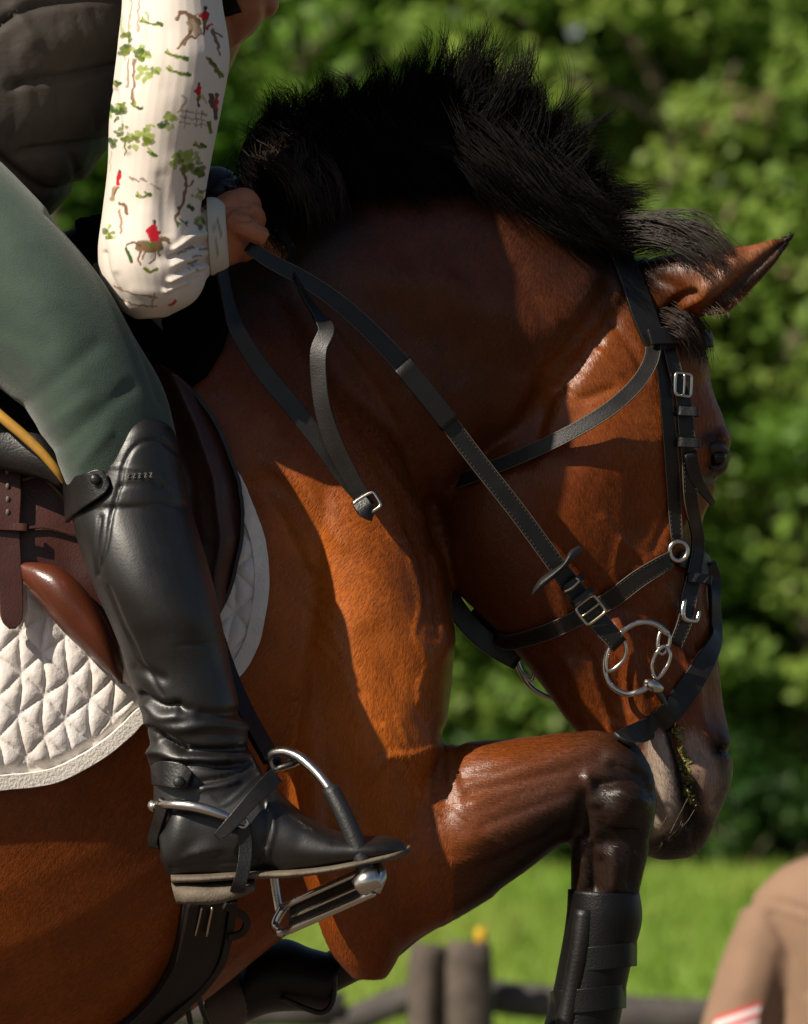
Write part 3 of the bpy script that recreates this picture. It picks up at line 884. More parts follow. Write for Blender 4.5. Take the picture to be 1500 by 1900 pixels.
# ---- hair: real strands, three-sided, grouped in locks
def strands(name, guides, mat, parent, locks, per, width=0.00042, spread=0.006, jitter=0.02, seed=1, seg=9, frizz=0.004, short=0.5):
    """guides: lists of (px, py, y) from root to tip, in order along the hair line; locks are blended between neighbours"""
    rng = np.random.default_rng(seed)
    G = [crom(PN(g), 6) for g in guides]
    t = np.linspace(0, 1, seg)
    G = np.array([np.stack([np.interp(t, np.linspace(0, 1, len(g)), g[:, k]) for k in range(3)], 1) for g in G])
    V_ = []
    n0 = 0
    tri = np.array([[math.cos(a), math.sin(a)] for a in (0.3, 2.4, 4.5)])
    for L in range(locks):
        u = rng.random() * (len(G) - 1)
        i = int(u)
        f = u - i
        base = G[i] * (1 - f) + G[min(i + 1, len(G) - 1)] * f
        ln = short + (1.08 - short) * rng.random() ** 0.6
        base = base[0] + (base - base[0]) * ln
        sway = rng.normal(size=3) * jitter * np.array([1, .6, 1])
        base = base + sway * (t ** 1.6)[:, None] + rng.normal(size=3) * spread * 0.8
        bend = rng.normal(size=3) * jitter * 0.5
        base = base + bend * (np.sin(t * 3.14) * 1.0)[:, None]
        m = int(per * (0.5 + rng.random()))
        off = rng.normal(size=(m, 3)) * spread
        fz = rng.normal(size=(m, 3)) * frizz
        ph = rng.random(m) * 6.283
        for k in range(m):
            s = base + off[k] * (1 - 0.88 * t ** 0.9)[:, None] + fz[k] * (t ** 2)[:, None] * 2 + (frizz * 0.4 * np.sin(t * 7 + ph[k]) * t)[:, None] * np.array([1, .3, 1])
            if rng.random() < 0.4:
                s = s[0] + (s - s[0]) * (0.5 + 0.5 * rng.random())
            tg = np.gradient(s, axis=0)
            tg /= np.linalg.norm(tg, axis=1, keepdims=True) + 1e-9
            a = np.cross(tg, [0.2, 1, 0.1])
            a /= np.linalg.norm(a, axis=1, keepdims=True) + 1e-9
            b = np.cross(tg, a)
            w = (width * (1.0 - 0.85 * t ** 2))[:, None, None]
            ring = s[:, None] + w * (tri[None, :, 0:1] * a[:, None] + tri[None, :, 1:2] * b[:, None])
            V_.append(ring.reshape(-1, 3))
            n0 += 1
    pat = np.array([(q * 3 + r, q * 3 + (r + 1) % 3, (q + 1) * 3 + (r + 1) % 3, (q + 1) * 3 + r) for q in range(seg - 1) for r in range(3)])
    F_ = (pat[None] + (np.arange(n0) * seg * 3)[:, None, None]).reshape(-1, 4)
    me = fast_mesh(name, np.vstack(V_), F_)
    return finish(name, me, mat, parent)

# mane: standing up and blown towards the poll
mane = [
    [(490, 345, -0.02), (480, 307, -0.03), (500, 273, -0.03), (540, 248, -0.02)],
    [(520, 330, -0.02), (500, 279, -0.02), (520, 233, -0.02), (500, 204, -0.01)],
    [(570, 315, -0.01), (545, 260, -0.01), (560, 218, 0), (535, 189, 0)],
    [(620, 300, 0), (590, 241, 0), (610, 199, 0), (610, 174, 0)],
    [(680, 285, 0), (670, 222, 0), (690, 180, 0), (690, 153, 0)],
    [(740, 275, 0), (735, 212, 0), (755, 165, 0), (760, 138, 0)],
    [(800, 270, 0), (800, 202, 0), (815, 160, 0), (835, 123, 0)],
    [(850, 270, 0), (865, 211, 0), (890, 160, 0), (908, 100, 0)],
    [(900, 285, 0), (920, 230, 0), (945, 180, 0), (950, 133, 0)],
    [(940, 305, 0), (960, 250, 0), (985, 212, 0), (995, 174, 0)],
    [(975, 335, 0), (1000, 284, 0), (1020, 255, 0), (1030, 225, 0)],
    [(1010, 365, 0), (1040, 318, 0), (1060, 293, 0), (1065, 268, 0)],
    [(1045, 395, 0), (1080, 362, 0), (1108, 350, 0), (1136, 352, 0)],
    [(1080, 425, 0), (1120, 394, 0), (1160, 390, 0), (1196, 412, 0)],
]
strands('mane', mane, M['hair'], horse, 340, 44, spread=0.0105, jitter=0.014, seed=3, frizz=0.0030, short=0.6)
# longer flying locks
strands('mane', [[(600, 300, 0), (575, 210, 0), (560, 170, 0), (505, 130, 0)], [(700, 280, 0), (690, 190, 0), (705, 140, 0), (690, 100, 0)], [(800, 270, 0), (815, 170, 0), (838, 110, 0), (830, 62, 0)], [(850, 270, 0), (880, 170, 0), (905, 110, 0), (908, 48, 0)],
        [(905, 285, 0), (940, 190, 0), (962, 140, 0), (990, 100, 0)], [(960, 320, 0), (1005, 240, 0), (1035, 205, 0), (1050, 180, 0)], [(1010, 365, 0), (1060, 300, 0), (1100, 280, 0), (1130, 262, 0)]],
        M['hair'], horse, 46, 22, spread=0.007, jitter=0.016, seed=13, frizz=0.0022, short=0.75)
# the mane's near side: locks lying along the neck under the crest
lay = [
    [(505, 330, -.03), (500, 300, -.07), (520, 310, -.12), (545, 345, -.15)],
    [(570, 300, -.02), (560, 280, -.08), (590, 300, -.13), (600, 380, -.15)],
    [(650, 285, -.02), (630, 270, -.07), (660, 300, -.11), (690, 340, -.125)],
    [(730, 270, -.01), (720, 260, -.06), (760, 310, -.10), (800, 350, -.105)],
    [(820, 265, -.01), (820, 260, -.06), (870, 310, -.09), (920, 360, -.095)],
    [(910, 285, -.01), (930, 290, -.05), (980, 350, -.08), (1030, 400, -.08)],
    [(980, 330, -.01), (1010, 340, -.04), (1060, 390, -.065), (1110, 430, -.07)],
    [(1050, 395, -.01), (1090, 400, -.04), (1130, 430, -.06), (1180, 455, -.06)],
]
lay = [[(485, 360, -.06), (478, 350, -.12), (490, 380, -.17), (505, 430, -.185)]] + lay
strands('mane', lay, M['hair'], horse, 230, 40, spread=0.012, jitter=0.010, seed=9, frizz=0.0028, short=0.7)
# lock curling over the withers, sunlight put into its paler hair colour
strands('mane', [[(505, 300, -.09), (500, 320, -.15), (530, 345, -.172), (560, 385, -.178)], [(545, 275, -.08), (560, 300, -.15), (585, 340, -.17), (590, 410, -.175)]],
        material('sunlit_hair', (0.04, 0.027, 0.018), 0.45, spec=0.3, vary=0.4, vscale=30), horse, 22, 24, spread=0.0075, jitter=0.014, seed=21, frizz=0.003, short=0.7)
# wisps of the poll and forelock
fore = [
    [(1090, 425, -.01), (1130, 400, -.03), (1190, 405, -.05), (1240, 420, -.06), (1290, 450, -.07)],
    [(1110, 440, -.02), (1170, 420, -.05), (1240, 430, -.07), (1300, 470, -.085), (1335, 520, -.09)],
    [(1130, 450, -.02), (1190, 425, -.04), (1270, 415, -.055), (1330, 430, -.065), (1360, 470, -.07)],
    [(1150, 455, -.02), (1210, 440, -.06), (1280, 455, -.08), (1320, 510, -.09), (1335, 560, -.09)],
    [(1170, 465, -.02), (1220, 440, -.04), (1290, 425, -.06), (1350, 430, -.07), (1380, 450, -.075)],
]
strands('forelock', fore, material('dark_brown_hair', (0.020, 0.012, 0.008), 0.42, spec=0.5, vary=0.4, vscale=30), horse, 24, 26, spread=0.0055, jitter=0.008, seed=5, seg=11, frizz=0.002, short=0.6)
# tuft between the browband and the ear
tuft = [[(1240, 570, -.03), (1275, 585, -.05), (1300, 610, -.045), (1305, 650, -.03)], [(1235, 600, -.04), (1265, 612, -.065), (1285, 635, -.06), (1295, 665, -.04)], [(1255, 590, 0.0), (1290, 595, -.02), (1312, 625, 0.0), (1306, 660, .02)]]
strands('forelock', tuft, material('tuft_hair', (0.026, 0.014, 0.010), 0.5, spec=0.4, vary=0.4, vscale=30), horse, 30, 22, spread=0.005, jitter=0.004, seed=6, frizz=0.003, short=0.7)
# ear fringe, chin whiskers
fr_ = [[(1300, 570, -.06), (1310, 584, -.065)], [(1330, 572, -.065), (1350, 592, -.07)], [(1365, 545, -.065), (1380, 562, -.07)], [(1400, 510, -.065), (1414, 522, -.065)]]
strands('ear_fringe', [[a, ((a[0] + b[0]) / 2 + 2, (a[1] + b[1]) / 2, a[2]), b] for a, b in fr_], material('ear_hair', (0.13, 0.085, 0.05), 0.5, vary=0.4, vscale=30), horse, 34, 4, width=.00035, spread=0.002, jitter=0.002, seed=7, seg=5, frizz=0.001)
wh = [[(1225, 1530, -.05), (1216, 1556, -.056), (1210, 1580, -.06)], [(1245, 1530, -.05), (1238, 1552, -.056), (1222, 1572, -.06)], [(1262, 1500, -.05), (1256, 1520, -.055), (1240, 1542, -.06)], [(1215, 1590, -.01), (1220, 1600, -.01), (1200, 1606, -.01)]]
strands('whiskers', wh, M['whisker'], horse, 11, 2, width=.00022, spread=0.006, jitter=0.002, seed=8, seg=6, frizz=0.0006)
strands('whiskers', [[(1345, 1450, .05), (1362, 1480, .05), (1370, 1510, .05)], [(1335, 1490, .05), (1350, 1515, .05), (1345, 1550, .05)], [(1310, 1560, .04), (1318, 1590, .04), (1310, 1600, .04)]], M['whisker'], horse, 10, 1, width=.0003, spread=0.004, jitter=0.006, seed=18, seg=6, frizz=0.002)

# far hoof
hf = Mesh()
loft(hf, [(470, 1795, .14, 465, 1890, .14, .038), (430, 1795, .14, 425, 1930, .14, .05), (385, 1800, .14, 375, 1960, .14, .06)], n=20)
ho = hf.build('hoof', M['hoof'], horse)

# chewed grass between the lips
cg = Mesh()
rg = np.random.default_rng(5)
for k in range(130):
    t = rg.random()
    s, n = surf(1256 + 26 * t + rg.normal() * 5, 1350 + 145 * t ** 1.2, 0.0)
    r = 0.0006 + 0.0016 * rg.random() ** 2
    a_ = rg.random() * 3.14
    R_ = [[math.cos(a_), 0, math.sin(a_)], [0, 1, 0], [-math.sin(a_), 0, math.cos(a_)]]
    ellipsoid(cg, s + n * (0.0012 * rg.random()), (r * 2.2, r * .7, r), n=6, rot=R_)
cg = cg.build('chewed_grass', material('chewed_grass', (0.20, 0.19, 0.03), 0.25, spec=0.6, color2=(0.07, 0.075, 0.012), vscale=140))
tag(cg, 'wet chewed yellow green grass caught between the horse’s lips', 'grass', kind='stuff')

# ------------------------------------------------------------------ tack
PXM = 1.0 / 1800.0
def on(pts, lift=0.004):
    """photo pixels -> points and normals resting on the horse"""
    r = [surf(p[0], p[1], lift + (p[2] if len(p) > 2 else 0)) for p in pts]
    return [q[0] for q in r], [q[1] for q in r]

def edge_glints(o, p, n, wpx, thick, edges):
    """pale tubes for light caught along the sides named in edges (l, r), and a stitch line inside it"""
    if not edges:
        return
    p = np.array([list(q) for q in p]); n = np.array([list(q) for q in n])
    w = np.full(len(p), wpx) if np.isscalar(wpx) else np.asarray(wpx, float)
    q = crom(np.hstack([p, n, w[:, None] * PXM]), 5)
    p, n, w = q[:, :3], q[:, 3:6], q[:, 6:]
    t = np.gradient(p, axis=0)
    s = np.cross(t, n)
    s /= np.linalg.norm(s, axis=1, keepdims=True)
    n = np.cross(s, t)
    n /= np.linalg.norm(n, axis=1, keepdims=True)
    for e in edges:
        sg = 1 if e == 'r' else -1
        m = Mesh()
        tube(m, p + s * sg * w * 0.49 + n * thick * 0.42, 0.00055, n=5, raw=True)
        m.build('edge_glint', M['edge'], o)  # pale tube stands for the highlight along the strap edge
    m = Mesh()
    L = np.concatenate([[0], np.cumsum(np.linalg.norm(np.diff(p, axis=0), axis=1))])
    for sg in (-1, 1):
        line = p + s * sg * w * 0.38 + n * (thick * 0.5 + .0002)
        for d in np.arange(0.004, L[-1] - 0.004, 0.0046):
            a = [np.interp(d, L, line[:, k]) for k in range(3)]
            b = [np.interp(d + 0.0026, L, line[:, k]) for k in range(3)]
            tube(m, [a, b], 0.00028, n=4, raw=True)
    so_ = m.build('stitching', M['thread'], o)
    so_['kind'] = 'stuff'

def strap_on(name, pts, wpx, parent, mat=None, thick=0.003, lift=0.004, sub=4, even=0, edges=''):
    p, n = on(pts, lift)
    for _ in range(even):          # pulled taut: bridges the hollows it crosses
        ys = [q.y for q in p]
        for i in range(1, len(p) - 1):
            p[i].y = min(ys[i], 0.5 * (ys[i - 1] + ys[i + 1])) * 0.7 + ys[i] * 0.3
    for _ in range(2):
        n = [((n[max(i - 1, 0)] + n[i] * 2 + n[min(i + 1, len(n) - 1)])).normalized() for i in range(len(n))]
    m = Mesh()
    ribbon(m, p, n, wpx * PXM if np.isscalar(wpx) else [w * PXM for w in wpx], thick, sub=sub)
    o = m.build(name, mat or M['strap'], parent)
    edge_glints(o, p, n, wpx, thick, edges)
    return o

def strap_at(name, pts, wpx, parent, mat=None, thick=0.004, nrm=(0, -1, 0.2), sub=5, nrms=None, edges=''):
    """pts rows: px, py, y"""
    m = Mesh()
    p = [P(*q) for q in pts]
    n = nrms or [nrm] * len(p)
    ribbon(m, p, n, wpx * PXM if np.isscalar(wpx) else [w * PXM for w in wpx], thick, sub=sub)
    o = m.build(name, mat or M['strap'], parent)
    edge_glints(o, p, n, wpx, thick, edges)
    return o

def frame_ring(c, ux, uy, w, h, r, round_=0.35, n=24):
    """points of a rounded rectangle in the plane ux, uy"""
    out = []
    e = round_
    for k in range(n):
        a = k * 2 * math.pi / n
        cx, sy = math.cos(a), math.sin(a)
        out.append(Vector(c) + Vector(ux) * (math.copysign(abs(cx) ** e, cx) * w / 2) + Vector(uy) * (math.copysign(abs(sy) ** e, sy) * h / 2))
    return out

def buckle(name, c, n, ang, wpx, hpx, parent, mat, r=0.0016, prong=True):
    n = Vector(n).normalized()
    u = Vector((math.cos(ang), 0, -math.sin(ang)))
    u = (u - n * u.dot(n)).normalized()
    v = n.cross(u)
    m = Mesh()
    tube(m, frame_ring(c, u, v, wpx * PXM, hpx * PXM, r), r, n=8, sub=2, closed=True)
    if prong:
        tube(m, [Vector(c) - v * hpx * PXM / 2 + n * r, Vector(c) + n * r * 1.2, Vector(c) + v * hpx * PXM / 2 + n * r], r * 0.7, n=6)
    return m.build(name, mat, parent)

def keeper(name, px, py, ang, wpx, hpx, parent, lift=0.011, mat=None, y=None):
    s, n = surf(px, py, lift) if y is None else (P(px, py, y), Vector((0, -1, 0.1)))
    d = Vector((math.cos(ang), 0, -math.sin(ang))) * wpx * PXM / 2
    m = Mesh()
    ribbon(m, [s - d - n * 0.006, s - d * .93, s, s + d * .93, s + d - n * 0.006], [n - d.normalized() * .9, n - d.normalized() * .3, n, n + d.normalized() * .3, n + d.normalized() * .9], hpx * PXM, 0.003, sub=3)
    return m.build(name, mat or M['leather'], parent)

# ---- bridle
bridle = empty('bridle', surf(1245, 1020)[0], 'black leather bridle with steel ring bit and reins on the bay horse’s head', 'bridle')
crown = strap_on('crownpiece', [(1108, 428), (1128, 452), (1152, 488), (1176, 540), (1194, 590), (1210, 632), (1222, 664)], [44, 44, 46, 48, 48, 44, 34], bridle, M['leather'], thick=0.0045, lift=0.006)
brow = strap_on('browband', [(1196, 632), (1206, 630), (1228, 629), (1252, 629), (1276, 631), (1296, 636)], 30, bridle, M['leather'], thick=0.006, lift=0.016)
tpx = [(1213, 640), (1210, 664), (1196, 694), (1172, 724), (1136, 756), (1090, 786), (1040, 813), (996, 834), (955, 852), (910, 870), (865, 888), (828, 902), (806, 910)]
toff = [.008, .014, .024, .030, .032, .030, .026, .022, .016, .012, .010, .004, -.05]
ty = np.array([surf(*q)[0].y - o_ for q, o_ in zip(tpx, toff)])
for _ in range(4):
    ty[1:-1] = 0.25 * ty[:-2] + 0.5 * ty[1:-1] + 0.25 * ty[2:]
strap_at('throatlatch', [(q[0], q[1], y_) for q, y_ in zip(tpx, ty)], 27, bridle, thick=0.003, nrm=(-.1, -1, .3), edges='lr')
cheek = strap_on('cheekpiece', [(1234, 650), (1244, 696), (1256, 746), (1262, 800), (1268, 846), (1276, 930), (1281, 1000), (1278, 1056), (1268, 1110), (1258, 1154), (1246, 1196)], [26, 28, 32, 34, 32, 29, 28, 30, 34, 30, 26], bridle, lift=0.011, edges='lr')
ns = strap_on('noseband_hanger', [(1222, 648), (1228, 700), (1236, 780), (1243, 860), (1249, 940), (1251, 1004)], [22, 24, 26, 28, 26, 22], bridle, lift=0.005, edges='lr')
tip = strap_on('strap_end', [(1264, 838), (1272, 870), (1284, 900), (1298, 924)], [25, 24, 22, 10], bridle, lift=0.018, thick=0.0035)
b0, bn = surf(1250, 716, 0.017)
buckle('buckle', b0, bn, 0.05, 36, 42, bridle, M['steel'], r=0.0018)
keeper('keeper', 1257, 768, 0.05, 38, 17, bridle, lift=0.020)
keeper('keeper', 1261, 822, 0.05, 36, 17, bridle, lift=0.020)
keeper('keeper', 1280, 1078, 0.1, 42, 18, bridle, lift=0.020)
s, n = surf(1248, 1020, 0.009)
rm = Mesh()
tube(rm, frame_ring(s, Vector((1, .25, 0)).normalized(), Vector((0, 0, 1)), 34 * PXM, 36 * PXM, .002, round_=1.0), 0.0024, n=8, sub=2, closed=True)
rm.build('noseband_ring', M['steel'], bridle)
strap_on('noseband', [(1240, 1034), (1216, 1052), (1180, 1076), (1140, 1104), (1110, 1124), (1060, 1150), (1010, 1172), (950, 1186), (918, 1180)], [30, 32, 34, 34, 32, 30, 30, 28, 26], bridle, lift=0.006, edges='lr')
strap_on('noseband', [(1252, 1036), (1275, 1040), (1296, 1048), (1306, 1058)], [26, 40, 46, 46], bridle, lift=0.006)
m = Mesh()
fl = on([(1304, 1050), (1312, 1080)], .008)
flp = [fl[0][0], fl[0][1]] + [P(1326, 1115, .02), P(1328, 1160, .02)] + on([(1318, 1190), (1300, 1232), (1272, 1280), (1236, 1322), (1196, 1352), (1150, 1380)], .007)[0]
fln = [Vector((0.5, -1, 0))] * 2 + [Vector((0.9, -.7, 0)), Vector((.8, -.8, 0))] + on([(1318, 1190), (1300, 1232), (1272, 1280), (1236, 1322), (1196, 1352), (1150, 1380)], 0)[1]
ribbon(m, flp, fln, [28 * PXM] * 3 + [30 * PXM, 34 * PXM, 40 * PXM, 44 * PXM, 44 * PXM, 42 * PXM, 38 * PXM], 0.005)
m.build('flash_strap', M['strap'], bridle)
# hook buckle under the cheekpiece
m = Mesh()
h = [surf(x, y, .02)[0] for x, y in ((1246, 1112), (1248, 1136), (1254, 1150), (1268, 1154), (1278, 1146), (1280, 1134))]
tube(m, h, [.0022, .0030, .0026, .0022, .0022, .0016], n=8)
m.build('hook', M['steel'], bridle)
# bit: large open ring, rein eye and the two loops of the gag
def ring_px(name, pts, r, lift, parent, closed=True):
    m = Mesh()
    p = []
    for x, y in pts:
        q, n = surf(x, y, 0)
        p.append(q + Vector((0, -lift, 0)))
    ys = np.array([q.y for q in p])
    ym = ys.mean()
    p = [Vector((q.x, ym + 0.35 * (q.y - ym), q.z)) for q in p]
    tube(m, p, r, n=9, sub=4, closed=closed)
    return m.build(name, M['steel'], parent)
bit = ring_px('bit_ring', [(1238, 1176), (1216, 1158), (1190, 1154), (1164, 1164), (1140, 1188), (1124, 1218), (1122, 1250), (1136, 1274), (1162, 1287), (1188, 1282), (1206, 1270)], .0032, .022, bridle, closed=False)
ring_px('bit_ring', [(1150, 1182), (1160, 1198), (1158, 1220), (1142, 1238), (1126, 1244), (1124, 1226), (1128, 1208), (1138, 1190)], .0022, .030, bridle)
ring_px('bit_ring', [(1226, 1170), (1240, 1178), (1240, 1196), (1230, 1212), (1220, 1208), (1220, 1188)], .0021, .028, bridle)
ring_px('bit_ring', [(1232, 1198), (1242, 1214), (1236, 1236), (1218, 1258), (1208, 1238), (1216, 1212)], .0021, .031, bridle)
m = Mesh()
c = surf(1207, 1270, .02)[0]
loft_pts_ = None
tube(m, [c + Vector((-.008, -.004, .004)), c + Vector((0, -.008, 0)), c + Vector((.008, -.003, -.004))], [.0045, .0065, .005], n=12)
m.build('bit_cheek', M['steel'], bridle)
tm = Mesh()
tp, tn_ = on([(1212, 1270), (1222, 1294), (1232, 1312)], .008)
tube(tm, tp, [.004, .004, .003], n=8)
tm.build('mouthpiece', material('dark_steel', (0.10, 0.09, 0.08), 0.35, metal=1.0), bridle)

# rein from the bit up to the rider's hand
rein_pts = [(1150, 1198, -.132), (1110, 1152, -.138), (1066, 1094, -.146), (1026, 1040, -.155), (960, 950, -.168), (880, 848, -.182), (800, 742, -.196), (740, 670, -.206), (680, 608, -.212), (620, 556, -.216), (560, 516, -.218), (500, 484, -.220), (460, 455, -.225)]
strap_at('rein', rein_pts, [34, 38, 36, 34, 34, 34, 34, 34, 33, 31, 29, 27, 26], bridle, thick=0.0035, nrm=(0.15, -1, 0.25), edges='lr')
strap_at('rein_sleeve', [(746, 676, -.2065), (800, 742, -.1975), (836, 788, -.192)], 38, bridle, M['strap'], thick=0.006, nrm=(0.15, -1, 0.25))
st = Mesh()
loft(st, [(986, 1108, -.158, 990, 1092, -.158, .004), (994, 1102, -.160, 1004, 1072, -.160, .009), (1020, 1080, -.163, 1028, 1056, -.163, .012), (1040, 1062, -.164, 1046, 1042, -.164, .012), (1058, 1046, -.164, 1058, 1022, -.164, .010), (1076, 1028, -.160, 1072, 1014, -.160, .005), (1081, 1020, -.158, 1080, 1014, -.158, .002)], n=16)
so = st.build('rein_stop', M['rubber'], bridle)
buckle('buckle', P(1096, 1132, -.145), (0.1, -1, .1), 0.92, 40, 44, bridle, M['brass'], r=0.0017)
keeper('keeper', 1064, 1082, -0.66, 42, 14, bridle, y=-.156)
keeper('keeper', 1082, 1108, -0.66, 42, 12, bridle, y=-.153)
m = Mesh()
tube(m, [P(1046, 1098, -.160), P(1060, 1092, -.162), P(1074, 1078, -.160), P(1068, 1072, -.158)], .0016, n=6)
m.build('keeper_edge', M['brass'], bridle)

# slack loop of the reins hanging down the shoulder
loopA = [(402, 430, -.225), (412, 500, -.235), (426, 570, -.245), (446, 622, -.252), (490, 690, -.255), (540, 750, -.257), (590, 815, -.258), (640, 885, -.259), (682, 936, -.260)]
nA = [(.6, -.5, .1), (.7, -.6, .1), (.8, -.9, .2), (-.3, -1, .45), (-.35, -1, .5), (-.3, -1, .5), (-.2, -1, .45), (-.1, -1, .4), (0, -1, .3)]
strap_at('rein_loop', loopA, [30, 30, 30, 30, 33, 34, 32, 30, 26], bridle, thick=0.003, nrms=nA)
loopB = [(684, 940, -.268), (655, 892, -.270), (622, 828, -.272), (600, 760, -.273), (592, 700, -.271), (592, 650, -.268), (606, 612, -.262), (590, 585, -.25), (566, 548, -.235), (548, 505, -.21), (540, 470, -.19), (520, 420, -.17), (486, 378, -.14), (440, 350, -.08), (400, 345, 0)]
nB = [(-.2, -1, .35), (-.3, -1, .4), (-.4, -1, .35), (-.5, -1, .3), (-.5, -1, .2), (-.3, -1, .35), (0, -1, .5), (.7, -.7, .1), (.8, -.6, .1), (.9, -.5, .1), (.9, -.5, .3), (.6, -.6, .6), (.3, -.5, .8), (.1, -.2, 1), (0, 0, 1)]
strap_at('rein_loop', loopB, [28, 30, 34, 32, 32, 32, 30, 28, 26, 26, 24, 22, 22, 20, 20], bridle, thick=0.003, nrms=nB)
buckle('buckle', P(682, 936, -.275), (-.1, -1, .2), -0.55, 42, 32, bridle, M['steel'], r=0.0018, prong=False)
m = Mesh()
ribbon(m, [P(668, 930, -.274), P(680, 946, -.278), P(692, 952, -.274)], [(-.1, -1, .2)] * 3, 30 * PXM, .006)
m.build('strap_end', M['leather'], bridle)

# far side of the bit seen under the jaw
strap_at('rein', [(828, 1086, .03), (850, 1132, .03), (882, 1172, .03), (920, 1202, .03), (962, 1230, .03)], [30, 36, 38, 38, 30], bridle, M['leather'], thick=0.008, nrm=(0.2, -1, -.1))
strap_at('strap_end', [(880, 1130, .06), (930, 1172, .05), (990, 1190, .02), (1044, 1186, -.02)], [26, 28, 24, 20], bridle, M['leather'], thick=0.005)
m = Mesh()
tube(m, [P(956, 1218, .06), P(968, 1250, .06), P(992, 1280, .06), (P(1036, 1300, .06)), P(1070, 1300, .06)], .0028, n=8)
m.build('bit_ring', M['steel'], bridle)
m = Mesh()
tube(m, [P(966, 1196, .05), P(980, 1222, .05), P(990, 1246, .05), P(986, 1262, .05), P(968, 1248, .05), P(958, 1222, .05)], .0022, n=8, closed=True)
m.build('bit_ring', M['steel'], bridle)

# ---- saddle pad
pad = empty('saddle_pad', P(120, 1400, -.30), 'white quilted cotton saddle pad with braided edge under the brown saddle', 'saddle pad')
lowc = np.array([(-260, 1500), (-120, 1480), (0, 1462), (60, 1456), (110, 1444), (180, 1406), (230, 1366), (258, 1338), (300, 1318), (360, 1298), (410, 1272), (440, 1246), (462, 1206), (478, 1160), (487, 1110), (490, 1086)], float)
topc = np.array([(-260, 700), (100, 690), (280, 690), (340, 730), (400, 800), (440, 880), (470, 960), (484, 1020), (490, 1080)], float)
def patch(name, x0, x1, nx, ny, low, top, lift, puff, parent, mat, back=0.006):
    xs = np.linspace(x0, x1, nx)
    lo, hi = np.interp(xs, low[:, 0], low[:, 1]), np.interp(xs, top[:, 0], top[:, 1])
    front, rear, nr = [], [], []
    for i in range(nx):
        for j in range(ny):
            py = hi[i] + (lo[i] - hi[i]) * j / (ny - 1)
            s, n = surf(xs[i], py, 0)
            front.append(s); nr.append(n)
            rear.append((xs[i], py))
    S = np.array([list(v) for v in front])
    Nn = np.array([list(v) for v in nr])
    Q = np.array(rear)
    h = lift + puff(Q[:, 0], Q[:, 1], np.interp(Q[:, 0], low[:, 0], low[:, 1]))
    # a step to the side shows the thickness: close the sheet with a rim
    A = S + Nn * h[:, None]
    B = S + Nn * back
    m = Mesh()
    f = [(i * ny + j, (i + 1) * ny + j, (i + 1) * ny + j + 1, i * ny + j + 1) for i in range(nx - 1) for j in range(ny - 1)]
    k = nx * ny
    rim = [i * ny for i in range(nx)] + [(nx - 1) * ny + j for j in range(1, ny)] + [i * ny + ny - 1 for i in range(nx - 2, -1, -1)] + [j for j in range(ny - 2, 0, -1)]
    f2 = [(a, b, b + k, a + k) for a, b in zip(rim, rim[1:] + rim[:1])]
    m.add(np.vstack([A, B]), f + f2)
    return m.build(name, mat, parent)
def quilt(x, y, lo):
    u = (x + 8 * np.sin(y / 90) + 4 * np.sin(y / 23)) / 43.0
    v = (y + 0.42 * np.where(np.floor(u) % 2 == 0, 1, -1) * ((u % 1) - 0.5) * 49) / 58.0
    q = (y + 5 * np.sin(x / 31)) / 76.0
    a = np.abs(np.sin(math.pi * u)) ** 0.36 * (np.abs(np.sin(math.pi * (q + u / 2))) * np.abs(np.sin(math.pi * (q - u / 2)))) ** 0.33
    w = 1.0 + 0 * u
    d = np.clip((lo - 34 - y) / 14, 0, 1)
    nzz = vnoise(np.stack([x / 9, y / 9, 0 * x], 1), 4) + 0.5 * vnoise(np.stack([x / 4, y / 4, 0 * x], 1), 6)
    return d * (0.0062 * a * (0.8 + 0.3 * w ** .5) + 0.0007 * (nzz - .7))
patch('quilted_panel', -250, 489, 360, 230, lowc, topc, 0.011, quilt, pad, M['pad'])
def edge_strip(name, curve, wpx, lift, parent, mat, thick=0.006, n=60, wave=0.0):
    c = crom(np.array(curve, float), 8)
    p, nn = on([tuple(q) for q in c], lift)
    for _ in range(3):
        nn = [(nn[max(i - 1, 0)] + nn[i] * 2 + nn[min(i + 1, len(nn) - 1)]).normalized() for i in range(len(nn))]
    m = Mesh()
    ribbon(m, p, nn, wpx * PXM, thick, sub=2)
    return m.build(name, mat, parent)
edge_strip('binding', [(x, y - 13) for x, y in lowc[:-3]] + [(472, 1160), (480, 1110), (481, 1070), (474, 1010), (458, 960), (430, 890)], 28, 0.0145, pad, M['binding'])

# ---- saddle
saddle = empty('saddle', P(200, 900, -.28), 'brown leather jumping saddle with flap, billets and stirrup under the rider', 'saddle')
flow = np.array([(-240, 1030), (-60, 1050), (20, 1056), (70, 1056), (120, 1070), (170, 1120), (205, 1180), (250, 1215), (320, 1215), (370, 1180), (400, 1140), (420, 1095), (436, 1040), (444, 990)], float)
ftop = np.array([(-240, 640), (100, 640), (250, 670), (300, 694), (330, 712), (370, 748), (405, 800), (430, 870), (441, 930), (445, 980)], float)
def flap_puff(x, y, lo):
    roll = np.exp(-((x - np.interp(y, [700, 800, 900, 1000, 1100], [318, 366, 398, 408, 392])) / 26) ** 2)
    return 0.018 * roll + 0.004 * vnoise(np.stack([x / 60, y / 60, 0 * x], 1), 2)
patch('flap', -240, 444, 130, 90, flow, ftop, 0.022, flap_puff, saddle, M['brown'], back=0.016)
edge_strip('flap_edge', [(300, 694), (330, 714), (370, 750), (405, 802), (429, 870), (441, 940), (443, 1000), (434, 1050), (418, 1100), (398, 1140)], 7, 0.029, saddle, M['leather'], thick=0.008)
